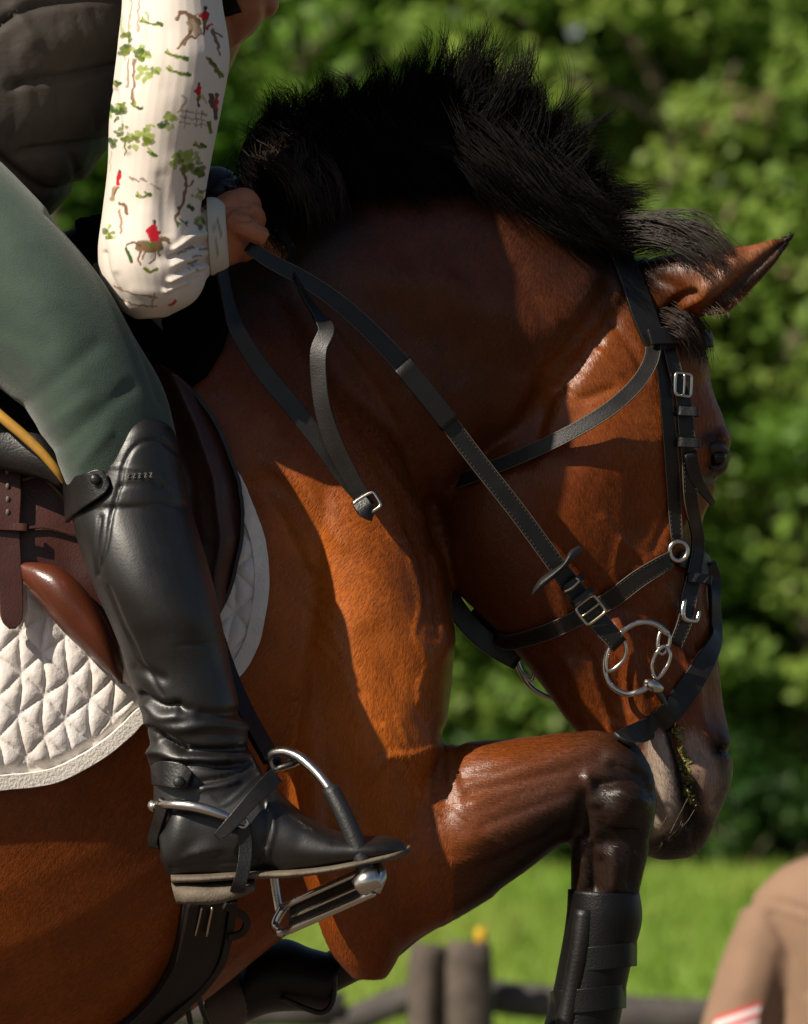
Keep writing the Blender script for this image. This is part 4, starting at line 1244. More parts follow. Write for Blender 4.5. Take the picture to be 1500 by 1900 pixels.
# rear of the flap: seams and the two-layered edge
edge_strip('seam_welt', [(36, 990), (80, 986), (130, 994), (190, 1010)], 5, 0.029, saddle, M['brown'], thick=0.004)
edge_strip('seam_welt', [(40, 900), (75, 895), (110, 925), (150, 975)], 4, 0.029, saddle, M['edge'], thick=0.002)
# lower sweat flap: a rounded red-brown pad
sw = Mesh()
lp = [(36, 1046, -.318, 42, 1082, -.308, .010), (70, 1046, -.326, 74, 1120, -.312, .020), (110, 1056, -.332, 108, 1162, -.314, .026), (150, 1090, -.334, 146, 1200, -.314, .026), (186, 1140, -.334, 186, 1234, -.314, .024), (212, 1190, -.330, 212, 1258, -.312, .018), (228, 1240, -.322, 226, 1272, -.310, .008)]
loft(sw, lp, n=28, sub=8)
swo = sw.build('sweat_flap', M['redbrown'], saddle)
swo.location.y += 0.034
bl = strap_on('billet_strap', [(8, 800), (10, 860), (12, 930), (12, 990), (14, 1050), (17, 1110), (18, 1150), (19, 1168)], [52, 52, 50, 44, 44, 44, 38, 12], saddle, M['brown'], thick=0.005, lift=0.034)
for k, py in enumerate((866, 890, 914, 938, 962)):
    q, n = surf(12, py, 0.0375)
    m = Mesh()
    ellipsoid(m, q, (.0022, .0012, .0034), n=8)
    h = m.build('strap_hole', M['edge'], bl)
    h.matrix_parent_inverse = bl.matrix_world.inverted()
keeper('keeper', 12, 990, 0.05, 70, 14, saddle, lift=0.042, mat=M['brown'])
# seat skirt with gold piping under the thigh
sk = Mesh()
loft(sk, [(-160, 560, -.24, -160, 860, -.30, .025), (-60, 640, -.25, -50, 862, -.315, .025), (20, 730, -.28, 20, 872, -.325, .022), (80, 800, -.31, 70, 885, -.335, .018), (120, 870, -.335, 112, 905, -.338, .008)], n=24)
sk.build('seat_skirt', M['leather'], saddle).location.y += 0.034
gp = Mesh()
tube(gp, [P(-60, 716, -.345), P(0, 772, -.352), (P(40, 806, -.356)), P(76, 840, -.359), P(104, 874, -.358), P(118, 898, -.352)], [.0045, .0055, .0055, .005, .004, .002], n=8)
gp.build('piping', M['gold'], saddle).location.y += 0.034
# half pad before the flap, spread near-black over withers to stand for shade
hpl = np.array([(150, 720), (230, 740), (290, 745), (340, 735), (385, 700), (415, 650), (428, 600)], float)
hpt = np.array([(150, 440), (230, 420), (290, 400), (340, 400), (385, 430), (415, 500), (428, 560)], float)
patch('half_pad_shade', 150, 428, 60, 50, hpl, hpt, 0.010, lambda x, y, lo: 0.012 * np.clip((428 - x) / 40, 0, 1) ** .5 * np.clip((lo - y) / 30, 0, 1) ** .5 + 0.003 * vnoise(np.stack([x / 8, y / 8, 0 * x], 1), 3), saddle, M['fleece'], back=0.004)
# pommel arch behind the rider's hand
pm = Mesh()
loft(pm, [(60, 640, 0, 60, 460, 0, .14), (200, 560, 0, 200, 395, 0, .12), (320, 520, 0, 310, 350, 0, .095), (400, 470, 0, 392, 310, 0, .06), (440, 430, 0, 432, 318, 0, .03)], n=28)
pm.build('pommel', M['leather'], saddle)
# stirrup leather and iron
strap_at('stirrup_leather', [(380, 1120, -.27), (420, 1240, -.30), (452, 1316, -.325), (484, 1374, -.352), (506, 1414, -.372)], [34, 34, 36, 36, 34], saddle, M['leather'], thick=0.007, nrm=(.5, -.8, .2))
iron = Mesh()
tube(iron, [P(506, 1428, -.386), P(500, 1410, -.390), P(508, 1398, -.394), P(530, 1396, -.400), P(556, 1406, -.410), P(584, 1430, -.420), P(610, 1462, -.428), P(634, 1504, -.434), P(656, 1552, -.438), P(674, 1600, -.440), P(684, 1636, -.440)],
     [.003, .0035, .0045, .0055, .0055, .005, .0048, .0048, .005, .005, .005], n=10)
tube(iron, [P(506, 1428, -.386), P(520, 1424, -.384), P(548, 1414, -.392), P(560, 1410, -.404)], [.003, .004, .005, .004], n=8)
tube(iron, [P(504, 1410, -.384), P(500, 1470, -.360), P(502, 1560, -.335), P(510, 1640, -.325), P(520, 1700, -.325)], [.004, .005, .005, .005, .005], n=8)
irono = iron.build('stirrup_iron', M['steel'], saddle)
rb = Mesh()
tube(rb, [P(612, 1462, -.428), P(634, 1504, -.434), P(656, 1552, -.438), P(674, 1600, -.440), P(682, 1632, -.440)], [.0085, .0088, .009, .0092, .0092], n=12)
rbo = rb.build('rubber_sleeve', M['rubber'], irono)
cap = Mesh()
tube(cap, [P(664, 1646, -.437), P(682, 1634, -.440), P(704, 1628, -.441)], [.010, .0125, .010], n=14)
cap.build('joint_cap', M['steel'], irono)
tr = Mesh()
t0, t1 = P(698, 1628, -.432), P(526, 1704, -.340)
ax = (t1 - t0)
acr = Vector((0.0, 0.5, 0.86)).normalized()
acr = (acr - ax.normalized() * acr.dot(ax.normalized())).normalized()
up = ax.normalized().cross(acr).normalized()
def bar(off, r0, u0=0.0, u1=1.0):
    tube(tr, [t0 + ax * u0 + acr * off, t0 + ax * (u0 + u1) / 2 + acr * off, t0 + ax * u1 + acr * off], r0, n=8)
bar(-.016, .0040, .02, .97); bar(-.003, .0026, .08, .9); bar(.013, .0044, .0, 1.0)
tube(tr, [t0 - acr * .016, t0 - ax * .06, t0 + acr * .013], .0055, n=8)
tube(tr, [t1 - acr * .016, t1 + ax * .09 - acr * .003, t1 + acr * .013], .005, n=8)
tr.build('tread_frame', M['steel'], irono)
tp_ = Mesh()
ribbon(tp_, [t0 + ax * .05 + up * .004, t0 + ax * .5 + up * .004, t0 + ax * .95 + up * .004], [up] * 3, .034, .005)
tp_.build('tread_pad', M['rubber'], irono)

irono.location.y += 0.055

# ---- girth
girth = empty('girth', P(330, 1750, -.2), 'black leather girth with buckle straps round the horse’s belly', 'girth')
strap_on('girth_band', [(402, 1560), (392, 1620), (376, 1680), (366, 1740), (346, 1800), (310, 1850), (262, 1895), (215, 1930), (170, 1960)], [84, 86, 88, 92, 96, 92, 88, 84, 80], girth, M['leather'], thick=0.009, lift=0.006)
strap_on('girth_edge', [(352, 1660), (340, 1720), (320, 1780), (284, 1838), (230, 1890), (170, 1930)], 18, girth, M['leather'], thick=0.010, lift=0.013)
strap_on('girth_edge', [(424, 1660), (414, 1720), (398, 1772), (362, 1822), (310, 1868), (262, 1908)], 14, girth, M['leather'], thick=0.010, lift=0.013)
for x in (362, 382):
    m = Mesh()
    q, n = on([(x + 4, 1672), (x - 2, 1700), (x - 8, 1724)], .015)
    tube(m, q, .0016, n=6)
    m.build('buckle', M['brass'], girth)
m = Mesh()
q, n = on([(404, 1665), (428, 1676), (444, 1690), (436, 1712), (410, 1722)], .02)
ribbon(m, q, n, 14 * PXM, .004)
m.build('strap_end', M['strap'], girth)
m = Mesh()
tube(m, [P(352, 1810, -.10), P(346, 1850, -.06), P(356, 1910, -.04)], .003, n=6)
tube(m, [P(366, 1812, -.10), P(372, 1860, -.05), P(392, 1915, -.03)], .003, n=6)
m.build('loose_strap', M['strap'], girth)

# ---- leg boots
nb = empty('leg_boot', P(1090, 1900, -.15), 'black tendon boot on the near foreleg, below the bent knee', 'leg boot', 'leg boots worn by the horse')
m = Mesh()
loft(m, [(1187, 1657, -.15, 1054, 1650, -.15, .040), (1192, 1690, -.15, 1052, 1690, -.15, .042), (1190, 1720, -.15, 1047, 1730, -.15, .041), (1176, 1770, -.15, 1038, 1780, -.15, .039), (1163, 1830, -.15, 1026, 1840, -.15, .038), (1150, 1900, -.15, 1010, 1900, -.15, .037), (1130, 1990, -.15, 985, 1980, -.15, .040)], n=28)
m.build('shell', M['neoprene'], nb)
m = Mesh()
loft(m, [(1108, 1690, -.178, 1066, 1686, -.178, .012), (1098, 1760, -.178, 1056, 1760, -.178, .013), (1080, 1850, -.176, 1040, 1850, -.176, .013), (1062, 1950, -.176, 1022, 1945, -.176, .012)], n=16)
m.build('guard_panel', M['leather'], nb)
for py, x0, x1 in ((1778, 1048, 1178), (1856, 1024, 1158)):
    m = Mesh()
    ribbon(m, [P(x1 + 2, py - 8, -.15), P(x1 - 16, py - 6, -.180), P((x0 + x1) / 2, py, -.1885), P(x0 + 16, py + 4, -.178), P(x0, py + 6, -.15)], [(1, -.2, 0), (.6, -1, 0), (0, -1, 0), (-.6, -1, 0), (-1, -.2, 0)], 44 * PXM, .003)
    m.build('strap', M['neoprene'], nb)
fb = empty('leg_boot', P(540, 1820, .14), 'dark rounded boot on the far folded foreleg, under the elbow', 'leg boot', 'leg boots worn by the horse')
m = Mesh()
loft(m, [(640, 1760, .14, 612, 1850, .14, .030), (628, 1770, .14, 608, 1880, .14, .044), (580, 1760, .14, 560, 1876, .14, .046), (530, 1742, .14, 500, 1880, .14, .046), (475, 1752, .14, 450, 1900, .14, .044), (452, 1770, .14, 438, 1900, .14, .038)], n=26)
m.build('shell', M['neoprene'], fb)
m = Mesh()
tube(m, [P(622, 1800, .10), P(618, 1856, .098), P(600, 1878, .097), P(570, 1872, .095), P(520, 1850, .095)], .003, n=8)
m.build('rolled_edge', M['leather'], fb)

# ------------------------------------------------------------------ the rider
rider = empty('person', P(150, 900, -.2), 'rider in charcoal vest, printed cream shirt, sage breeches and tall black boots', 'person')

# body under the clothes: head, neck, hand
sk = Mesh()
# skull, jaw, neck
loft(sk, [(500, -330, 0, 300, -330, 0, .06), (520, -260, 0, 270, -270, 0, .085), (525, -180, 0, 262, -200, 0, .09), (530, -110, 0, 275, -120, 0, .085), (520, -50, 0, 320, -50, 0, .075), (506, -10, 0, 352, 10, 0, .060), (494, 30, 0, 385, 60, 0, .045), (462, 68, 0, 420, 100, 0, .03)], n=24)
loft(sk, [(470, -10, 0, 300, -70, 0, .06), (452, 70, 0, 290, 10, 0, .06), (420, 150, 0, 240, 90, 0, .068), (400, 230, 0, 160, 160, 0, .09)], n=22)
ellipsoid(sk, P(540, -130, 0), (.014, .014, .02))
ellipsoid(sk, P(497, 4, 0), (.012, .022, .016))
# near forearm and hand: palm, four curled fingers, thumb
loft(sk, [(330, 430, -.25, 330, 540, -.25, .03), (370, 390, -.235, 388, 500, -.235, .028), (402, 366, -.222, 410, 492, -.222, .028), (432, 352, -.212, 428, 494, -.212, .030), (456, 362, -.204, 446, 484, -.204, .027), (468, 384, -.20, 458, 462, -.2, .02)], n=22)
def finger(pts, r):
    tube(sk, [P(*p) for p in pts], r, n=10)
finger([(434, 372, -.214), (456, 366, -.206), (470, 384, -.192), (462, 404, -.182)], [.0105, .0105, .0098, .0085])
finger([(440, 396, -.218), (464, 392, -.210), (478, 408, -.196), (466, 426, -.186)], [.0108, .0108, .0100, .0088])
finger([(440, 424, -.220), (462, 424, -.213), (476, 438, -.200), (462, 452, -.190)], [.0105, .0103, .0096, .0084])
finger([(432, 452, -.220), (450, 456, -.214), (460, 468, -.202), (448, 474, -.193)], [.0098, .0095, .0088, .0078])
finger([(428, 408, -.236), (452, 420, -.240), (474, 434, -.238), (491, 440, -.234)], [.0125, .0125, .0112, .0100])
skm = remesh(sk, 0.0019, smooth=3)
sculpt(skm, [([(424, 380), (448, 376)], 6, -2.2), ([(430, 410), (464, 408)], 4, -2.6), ([(436, 384), (462, 382)], 4, -2.2), ([(450, 386), (462, 396)], 5, 1.2), ([(478, 430), (496, 436)], 4, 1.2), ([(466, 452), (478, 454)], 4, -2.2), ([(440, 438), (464, 450)], 4, -2.4), ([(488, 430), (498, 436)], 4, 0.8),
             ([(410, 420), (440, 470)], 9, -1.2), ([(482, 20), (470, 60)], 9, 1.5)])
finish('body', skm, M['skin'], rider)
# helmet and its harness
hm = Mesh()
loft(hm, [(420, -440, 0, 370, -440, 0, .03), (530, -400, 0, 260, -410, 0, .085), (580, -320, 0, 225, -330, 0, .115), (590, -230, 0, 220, -250, 0, .12), (580, -170, 0, 235, -150, 0, .115), (640, -150, 0, 260, -100, 0, .10)], n=28)
hm.build('helmet', M['helmet'], rider)
hs = Mesh()
ribbon(hs, [P(400, -120, -.09), P(410, -40, -.085), P(424, 4, -.066), P(440, 40, -.03), P(450, 56, 0)], [(-.2, -1, 0), (-.2, -1, -.1), (-.1, -1, -.2), (.2, -1, -.6), (.3, -.5, -1)], 34 * PXM, .004)
hs.build('chin_strap', M['leather'], rider)

# vest
vm = Mesh()
loft(vm, [(-560, 500, 0, -420, 860, 0, .18), (-330, 180, 0, -240, 640, 0, .215), (-200, 60, 0, 0, 480, 0, .235), (-160, -80, 0, 110, 380, 0, .248, 2.5), (-100, -220, 0, 225, 240, 0, .248, 2.5), (0, -330, 0, 330, 110, 0, .23, 2.3), (140, -330, 0, 420, 40, 0, .16), (240, -230, 0, 410, 30, 0, .10)], n=40)
vmm = remesh(vm, 0.0045, smooth=5)
sculpt(vmm, [([(20, 160), (60, 150), (130, 142), (225, 122)], 7, -8), ([(-20, 60), (40, 20), (110, 4), (220, -10)], 7, -8), ([(40, 285), (120, 272), (215, 262)], 7, -8), ([(-40, 260), (30, 320), (90, 352), (150, 344)], 7, -6),
             ([(60, 90), (140, 70), (215, 60)], 40, 5), ([(70, 215), (150, 205), (220, 195)], 40, 5), ([(80, 320), (150, 310)], 25, 5), ([(50, 110), (70, 190), (55, 260), (70, 330)], 9, -1.6), ([(20, 80), (30, 190), (10, 260)], 10, -1.6),
             ([(140, 30), (160, 110)], 5, -1.8), ([(170, 20), (196, 90)], 5, -1.8), ([(105, 40), (120, 120)], 5, -1.5), ([(160, 160), (176, 240)], 5, -1.6), ([(110, 170), (100, 250)], 6, -1.6), ([(200, 150), (206, 240)], 5, -1.5), ([(30, 20), (60, 70)], 14, 6), ([(130, 285), (140, 340)], 7, -3)])
finish('vest', vmm, M['vest'], rider)

# printed shirt sleeve
sl = Mesh()
loft(sl, [(420, -420, -.12, 160, -330, -.12, .09), (440, -260, -.19, 175, -230, -.19, .085), (432, -120, -.27, 200, -110, -.27, .078), (412, -20, -.295, 226, -20, -.295, .074), (424, 70, -.303, 219, 80, -.303, .082), (426, 120, -.306, 212, 140, -.306, .084), (410, 210, -.303, 203, 220, -.303, .084),
          (392, 300, -.292, 200, 310, -.292, .083), (380, 380, -.282, 190, 395, -.282, .084), (384, 450, -.288, 182, 465, -.288, .080), (386, 505, -.288, 190, 525, -.288, .076), (364, 556, -.294, 222, 572, -.294, .052), (310, 588, -.293, 252, 592, -.293, .03)], n=40, sub=8)
loft(sl, [(300, 420, -.285, 300, 580, -.285, .05), (350, 400, -.275, 356, 552, -.275, .046), (384, 380, -.238, 392, 508, -.238, .038), (402, 378, -.230, 410, 500, -.230, .034)], n=30)
slm = remesh(sl, 0.00125, smooth=8)
sculpt(slm, [([(325, 462), (350, 442), (378, 434)], 6, 5), ([(318, 476), (350, 458), (384, 450)], 5, -5), ([(322, 492), (350, 480), (384, 470)], 5, 3), ([(330, 505), (360, 490), (386, 486)], 5, -5), ([(316, 520), (350, 504), (376, 494)], 5, 5), ([(312, 532), (340, 520), (370, 508)], 5, -4), ([(308, 538), (330, 528), (346, 522)], 5, 4),
             ([(380, 375), (376, 420), (384, 480)], 5, -5), ([(262, 0), (256, 60), (252, 160)], 5, -2.5), ([(240, 30), (232, 110), (226, 200)], 6, 2.5), ([(270, 20), (266, 90)], 5, 2), ([(214, 170), (222, 260), (214, 340)], 6, -2.5), ([(232, 200), (238, 280)], 6, 1.6), ([(196, 470), (204, 510), (230, 560)], 5, -2.5), ([(205, 440), (215, 500)], 8, 1.8),
             ([(330, 300), (340, 380), (330, 440)], 18, 2), ([(300, 330), (310, 430)], 14, -1.8), ([(270, 400), (262, 480)], 22, 2), ([(360, 160), (350, 260)], 20, 1.5), ([(310, 60), (310, 160)], 18, -1.2), ([(290, 480), (330, 470)], 14, -2), ([(250, 540), (320, 550)], 12, 1.5)])
sco = get_co(slm)
spx = to_px(sco)
srgb = np.tile(np.array([0.74, 0.655, 0.575]), (len(sco), 1))
prr = np.random.default_rng(2)
PRF = spx + np.stack([vnoise(np.hstack([spx / 7, 0 * spx[:, :1]]), 11) - .5, vnoise(np.hstack([spx / 7, 0 * spx[:, :1]]), 12) - .5], 1) * 5
def ink(line, w, col, a=1.0, soft=0.9):
    line = np.asarray(line, float)
    lo, hi = line.min(0) - w - 3, line.max(0) + w + 3
    k = np.nonzero((PRF > lo).all(1) & (PRF < hi).all(1))[0]
    if not len(k):
        return
    d = seg_dist(PRF[k], line)
    m = (np.clip((w / 2 + soft - d) / (2 * soft), 0, 1) * a)[:, None]
    srgb[k] = srgb[k] * (1 - m) + np.array(col) * m
OL, LG, DG, BR, DB, RD, BK, TN = (0.13, 0.16, 0.015), (0.28, 0.36, 0.07), (0.045, 0.09, 0.015), (0.20, 0.115, 0.06), (0.10, 0.055, 0.04), (0.50, 0.012, 0.02), (0.02, 0.02, 0.02), (0.36, 0.24, 0.15)
def blob(cx, cy, rx, ry, n=10, cols=(OL, LG, DG), w=9):
    for _ in range(n):
        a, r = prr.random() * 6.283, prr.random() ** .5
        c = cols[prr.integers(len(cols))]
        x, y = cx + rx * r * math.cos(a), cy + ry * r * math.sin(a)
        ink([(x, y), (x + prr.normal() * 4, y + prr.normal() * 3)], w * (.6 + .6 * prr.random()), c, .85)
def tuft_(x0, y0, x1, y1):
    ink([(x0, y0), ((x0 + x1) / 2, (y0 + y1) / 2 + 3), (x1, y1)], 5, OL); ink([(x0 + 3, y0 - 5), (x0 + 6, y0)], 5, LG); ink([(x1 - 9, y1 - 5), (x1, y1)], 5, DG)
def huntsman(x, y, s, f=1, horse_col=BR, coat=RD):
    ink([(x, y - 26 * s), (x, y - 24 * s)], 6 * s, BK); ink([(x, y - 16 * s), (x + 2 * f * s, y - 5 * s)], 13 * s, coat); ink([(x + 2 * s * f, y - 14 * s), (x + 10 * f * s, y - 8 * s)], 5 * s, coat)
    ink([(x, y), (x + 3 * f * s, y + 10 * s)], 7 * s, OL); ink([(x + 3 * f * s, y + 12 * s), (x + 2 * f * s, y + 22 * s)], 4 * s, BK)
def galloper(x, y, s, f=1, c=BR, hollow=False):
    w = 4 if hollow else 19
    ink([(x - 18 * f * s, y), (x, y + 2 * s), (x + 16 * f * s, y)], w * s if not hollow else 4 * s, c)
    if hollow: ink([(x - 14 * f * s, y + 12 * s), (x + 12 * f * s, y + 10 * s)], 3 * s, c); ink([(x - 12 * f * s, y + 5 * s), (x + 12 * f * s, y + 5 * s)], 9 * s, TN, .6)
    ink([(x + 14 * f * s, y), (x + 24 * f * s, y - 14 * s), (x + 34 * f * s, y - 10 * s)], 10 * s, c); ink([(x + 32 * f * s, y - 10 * s), (x + 36 * f * s, y - 3 * s)], 5 * s, c)
    ink([(x - 18 * f * s, y), (x - 30 * f * s, y - 6 * s), (x - 42 * f * s, y - 1 * s)], 4 * s, DB)
    ink([(x - 16 * f * s, y + 6 * s), (x - 20 * f * s, y + 22 * s), (x - 16 * f * s, y + 34 * s)], 4 * s, c); ink([(x - 10 * f * s, y + 6 * s), (x - 12 * f * s, y + 24 * s)], 4 * s, c)
    ink([(x + 12 * f * s, y + 6 * s), (x + 8 * f * s, y + 26 * s), (x, y + 32 * s)], 4 * s, c); ink([(x + 16 * f * s, y + 6 * s), (x + 20 * f * s, y + 18 * s)], 4 * s, c)
# top right: leaping horse with huntsman
ink([(328, 34), (334, 26), (346, 24), (358, 32), (370, 44)], 9, BR); ink([(352, 34), (356, 50), (352, 62), (340, 76), (332, 90)], 5, BR); ink([(368, 44), (374, 62), (364, 70), (352, 68), (342, 82)], 5, BR); ink([(356, 44), (366, 58)], 18, TN, .85)
ink([(364, 30), (380, 22)], 1.6, BR); huntsman(382, 40, 1.0, -1); ink([(384, 52), (394, 46)], 5, RD)
ink([(396, 56), (400, 72), (406, 90)], 6, BR); ink([(398, 58), (412, 68)], 3, BR); ink([(404, 90), (408, 102)], 3, BR)
# sprigs
tuft_(262, 38, 302, 46); ink([(270, 22), (276, 36)], 3, LG); tuft_(308, 96, 350, 110); tuft_(312, 128, 352, 140); ink([(386, 108), (396, 122), (412, 142)], 7, OL); ink([(390, 110), (400, 124)], 4, DG); tuft_(244, 192, 264, 202)
tuft_(206, 154, 224, 156); tuft_(360, 268, 384, 274); tuft_(254, 364, 280, 362); tuft_(274, 282, 292, 288)
# trees on the left and centre
ink([(244, 0), (240, 60), (232, 110)], 2.5, OL, .6); ink([(258, 0), (256, 60)], 2.5, BR, .7); ink([(222, 0), (228, 60)], 3, LG, .6)
blob(234, 80, 9, 26, 12, (DG, OL)); blob(262, 98, 16, 13, 14); blob(274, 132, 18, 18, 16, (LG, OL, LG)); ink([(250, 110), (248, 160), (246, 190)], 5, BR, .9); ink([(238, 110), (236, 160)], 4, BR, .7)
blob(224, 198, 14, 16, 13, (DG, OL)); blob(212, 210, 10, 22, 8, (LG, DG)); blob(222, 240, 14, 22, 9, (LG, OL, DG), 6); blob(262, 252, 26, 22, 26, (OL, LG, OL)); blob(236, 260, 10, 16, 6, (LG, OL), 6); ink([(234, 260), (232, 288)], 3, OL)
blob(312, 224, 14, 16, 14, (OL, DG, LG)); blob(206, 262, 5, 10, 5, (DG,)); ink([(206, 280), (204, 320)], 2, LG, .7)
# gate with riders
for yy in (208, 218, 228): ink([(332, yy - 2), (384, yy + 6)], 2.2, BR, .8)
for xx in (346, 366, 376): ink([(xx, 206), (xx - 2, 238)], 2.0, BR, .8)
huntsman(370, 178, .85, -1); ink([(338, 178), (348, 184), (342, 194), (332, 208)], 4, TN, .8); ink([(376, 180), (384, 190)], 6, TN, .7)
ink([(392, 176), (394, 196)], 9, DB); ink([(402, 176), (400, 196), (402, 220)], 7, DB); ink([(404, 178), (402, 200)], 5, RD, .8); ink([(398, 200), (402, 222)], 6, DB); ink([(388, 226), (392, 246)], 6, OL)
# tree lower right
for _ in range(3): blob(344, 300, 28, 18, 12, (OL, LG, LG), 9)
blob(372, 316, 8, 14, 8, (OL, DG)); ink([(342, 322), (346, 346), (338, 380), (324, 408)], 6, BR); ink([(350, 346), (360, 336)], 3, BR); blob(366, 356, 9, 12, 6, (LG, OL), 6); ink([(350, 382), (358, 390)], 7, DG); blob(334, 412, 10, 5, 6, (OL, DG), 5); blob(370, 412, 9, 12, 9, (OL, DG, LG), 7)
# riders lower left
ink([(222, 320), (220, 340)], 6, RD); ink([(224, 316), (224, 318)], 5, BK); ink([(214, 346), (208, 370)], 7, TN); ink([(220, 346), (212, 362)], 4, BR)
for q in ((240, 330), (250, 334), (262, 332), (280, 342), (290, 348)): ink([q, (q[0] + 8, q[1] + 3)], 3.5, BR, .8)
ink([(222, 378), (234, 384), (236, 396)], 6, BR); ink([(222, 392), (226, 412), (224, 430)], 5, TN); blob(200, 436, 10, 14, 12, (LG, DG, OL), 7)
# big galloping huntsman near the elbow
huntsman(286, 440, 1.05, 1); ink([(280, 430), (287, 442)], 17, RD); galloper(278, 456, 1.0, 1, BR); ink([(276, 452), (284, 456)], 9, OL); ink([(234, 462), (244, 484)], 7, DG); ink([(270, 498), (280, 504), (290, 500)], 6, OL)
ink([(212, 530), (240, 544), (290, 552)], 3.2, TN); ink([(222, 556), (250, 566), (290, 568)], 3.2, TN); ink([(286, 544), (284, 572)], 3.5, TN); ink([(316, 566), (326, 558)], 6, RD, .9)
for q in ((332, 470), (345, 462), (360, 478), (372, 462), (350, 488)): ink([q, (q[0] + 14, q[1] - 3)], 4, DB, .7)
blob(360, 500, 16, 6, 5, (TN, DB), 3)
set_colours(slm, srgb)
finish('shirt_sleeve', slm, M['print'], rider)
cu = Mesh()
rg_ = loft_pts([(384, 366, -.238, 392, 512, -.238, .041), (398, 366, -.232, 406, 508, -.232, .041), (412, 372, -.226, 420, 500, -.226, .040), (418, 376, -.223, 426, 494, -.223, .036)], n=36, sub=6)
rings_mesh(rg_, cu)
cuo = cu.build('cuff', None, rider)
cpx = to_px(get_co(cuo.data))
PRF, srgb = cpx, np.tile(np.array([0.62, 0.56, 0.47]), (len(cpx), 1))
ink([(404, 410), (412, 440)], 4, DG, .8); ink([(396, 422), (418, 416)], 2.5, DB, .8); ink([(400, 440), (404, 470)], 4, OL, .7)
set_colours(cuo.data, srgb)
cuo.data.materials.append(M['print'])

# breeches
br = Mesh()
loft(br, [(-760, 180, -.10, -600, 980, -.10, .17), (-520, 60, -.18, -430, 860, -.20, .15), (-250, 130, -.25, -200, 760, -.26, .12), (-60, 248, -.30, -60, 700, -.30, .098), (60, 358, -.325, 30, 745, -.32, .088), (140, 452, -.335, 88, 820, -.33, .080), (208, 545, -.335, 124, 900, -.334, .072), (262, 640, -.333, 150, 960, -.334, .064), (304, 728, -.330, 176, 1010, -.330, .054), (326, 800, -.326, 196, 1040, -.326, .046), (334, 880, -.325, 200, 1100, -.325, .040)], n=40, sub=8)
brm = remesh(br, 0.004, smooth=4)
sculpt(brm, [([(100, 390), (200, 500), (262, 620), (306, 740), (318, 800)], 4, 1.6), ([(90, 396), (190, 506), (252, 626), (296, 746)], 5, -2.5), ([(40, 760), (110, 700), (180, 640)], 16, -1.5), ([(100, 840), (180, 770), (240, 720)], 14, -1.8), ([(80, 800), (160, 740)], 14, 1.5), ([(20, 470), (90, 560)], 30, 1.5), ([(-20, 600), (80, 640)], 20, -1.5), ([(150, 860), (200, 800)], 12, 1.5)])
finish('breeches', brm, M['green'], rider)

# tall boot
bt = Mesh()
loft(bt, [(330, 880, -.376, 158, 880, -.376, .060, 2.1), (352, 940, -.384, 132, 950, -.384, .066, 2.1), (374, 1010, -.393, 146, 1020, -.393, .069), (394, 1080, -.397, 172, 1090, -.397, .070), (412, 1160, -.396, 204, 1160, -.396, .066), (426, 1230, -.39, 228, 1230, -.39, .058), (442, 1300, -.39, 254, 1300, -.39, .052), (456, 1360, -.39, 276, 1370, -.39, .046), (474, 1410, -.392, 284, 1430, -.39, .042), (494, 1450, -.394, 284, 1500, -.392, .042), (500, 1500, -.396, 290, 1560, -.394, .043), (480, 1560, -.397, 304, 1600, -.396, .042)], n=40, sub=8)
loft(bt, [(228, 766, -.394, 276, 763, -.394, .030), (190, 808, -.392, 318, 794, -.392, .052), (160, 876, -.388, 336, 860, -.388, .062), (134, 940, -.388, 350, 930, -.388, .064)], n=36, sub=8)
loft(bt, [(290, 1520, -.392, 312, 1628, -.392, .030), (340, 1440, -.394, 345, 1632, -.394, .042), (420, 1430, -.396, 430, 1634, -.396, .044), (490, 1440, -.398, 490, 1630, -.398, .042), (540, 1490, -.40, 545, 1625, -.40, .043), (600, 1532, -.402, 605, 1616, -.402, .046), (660, 1549, -.404, 664, 1606, -.404, .046), (715, 1551, -.405, 718, 1598, -.405, .040), (748, 1560, -.405, 748, 1590, -.405, .026), (757, 1574, -.405, 757, 1584, -.405, .012)], n=32, sub=8)
btm = remesh(bt, 0.0026, smooth=5)
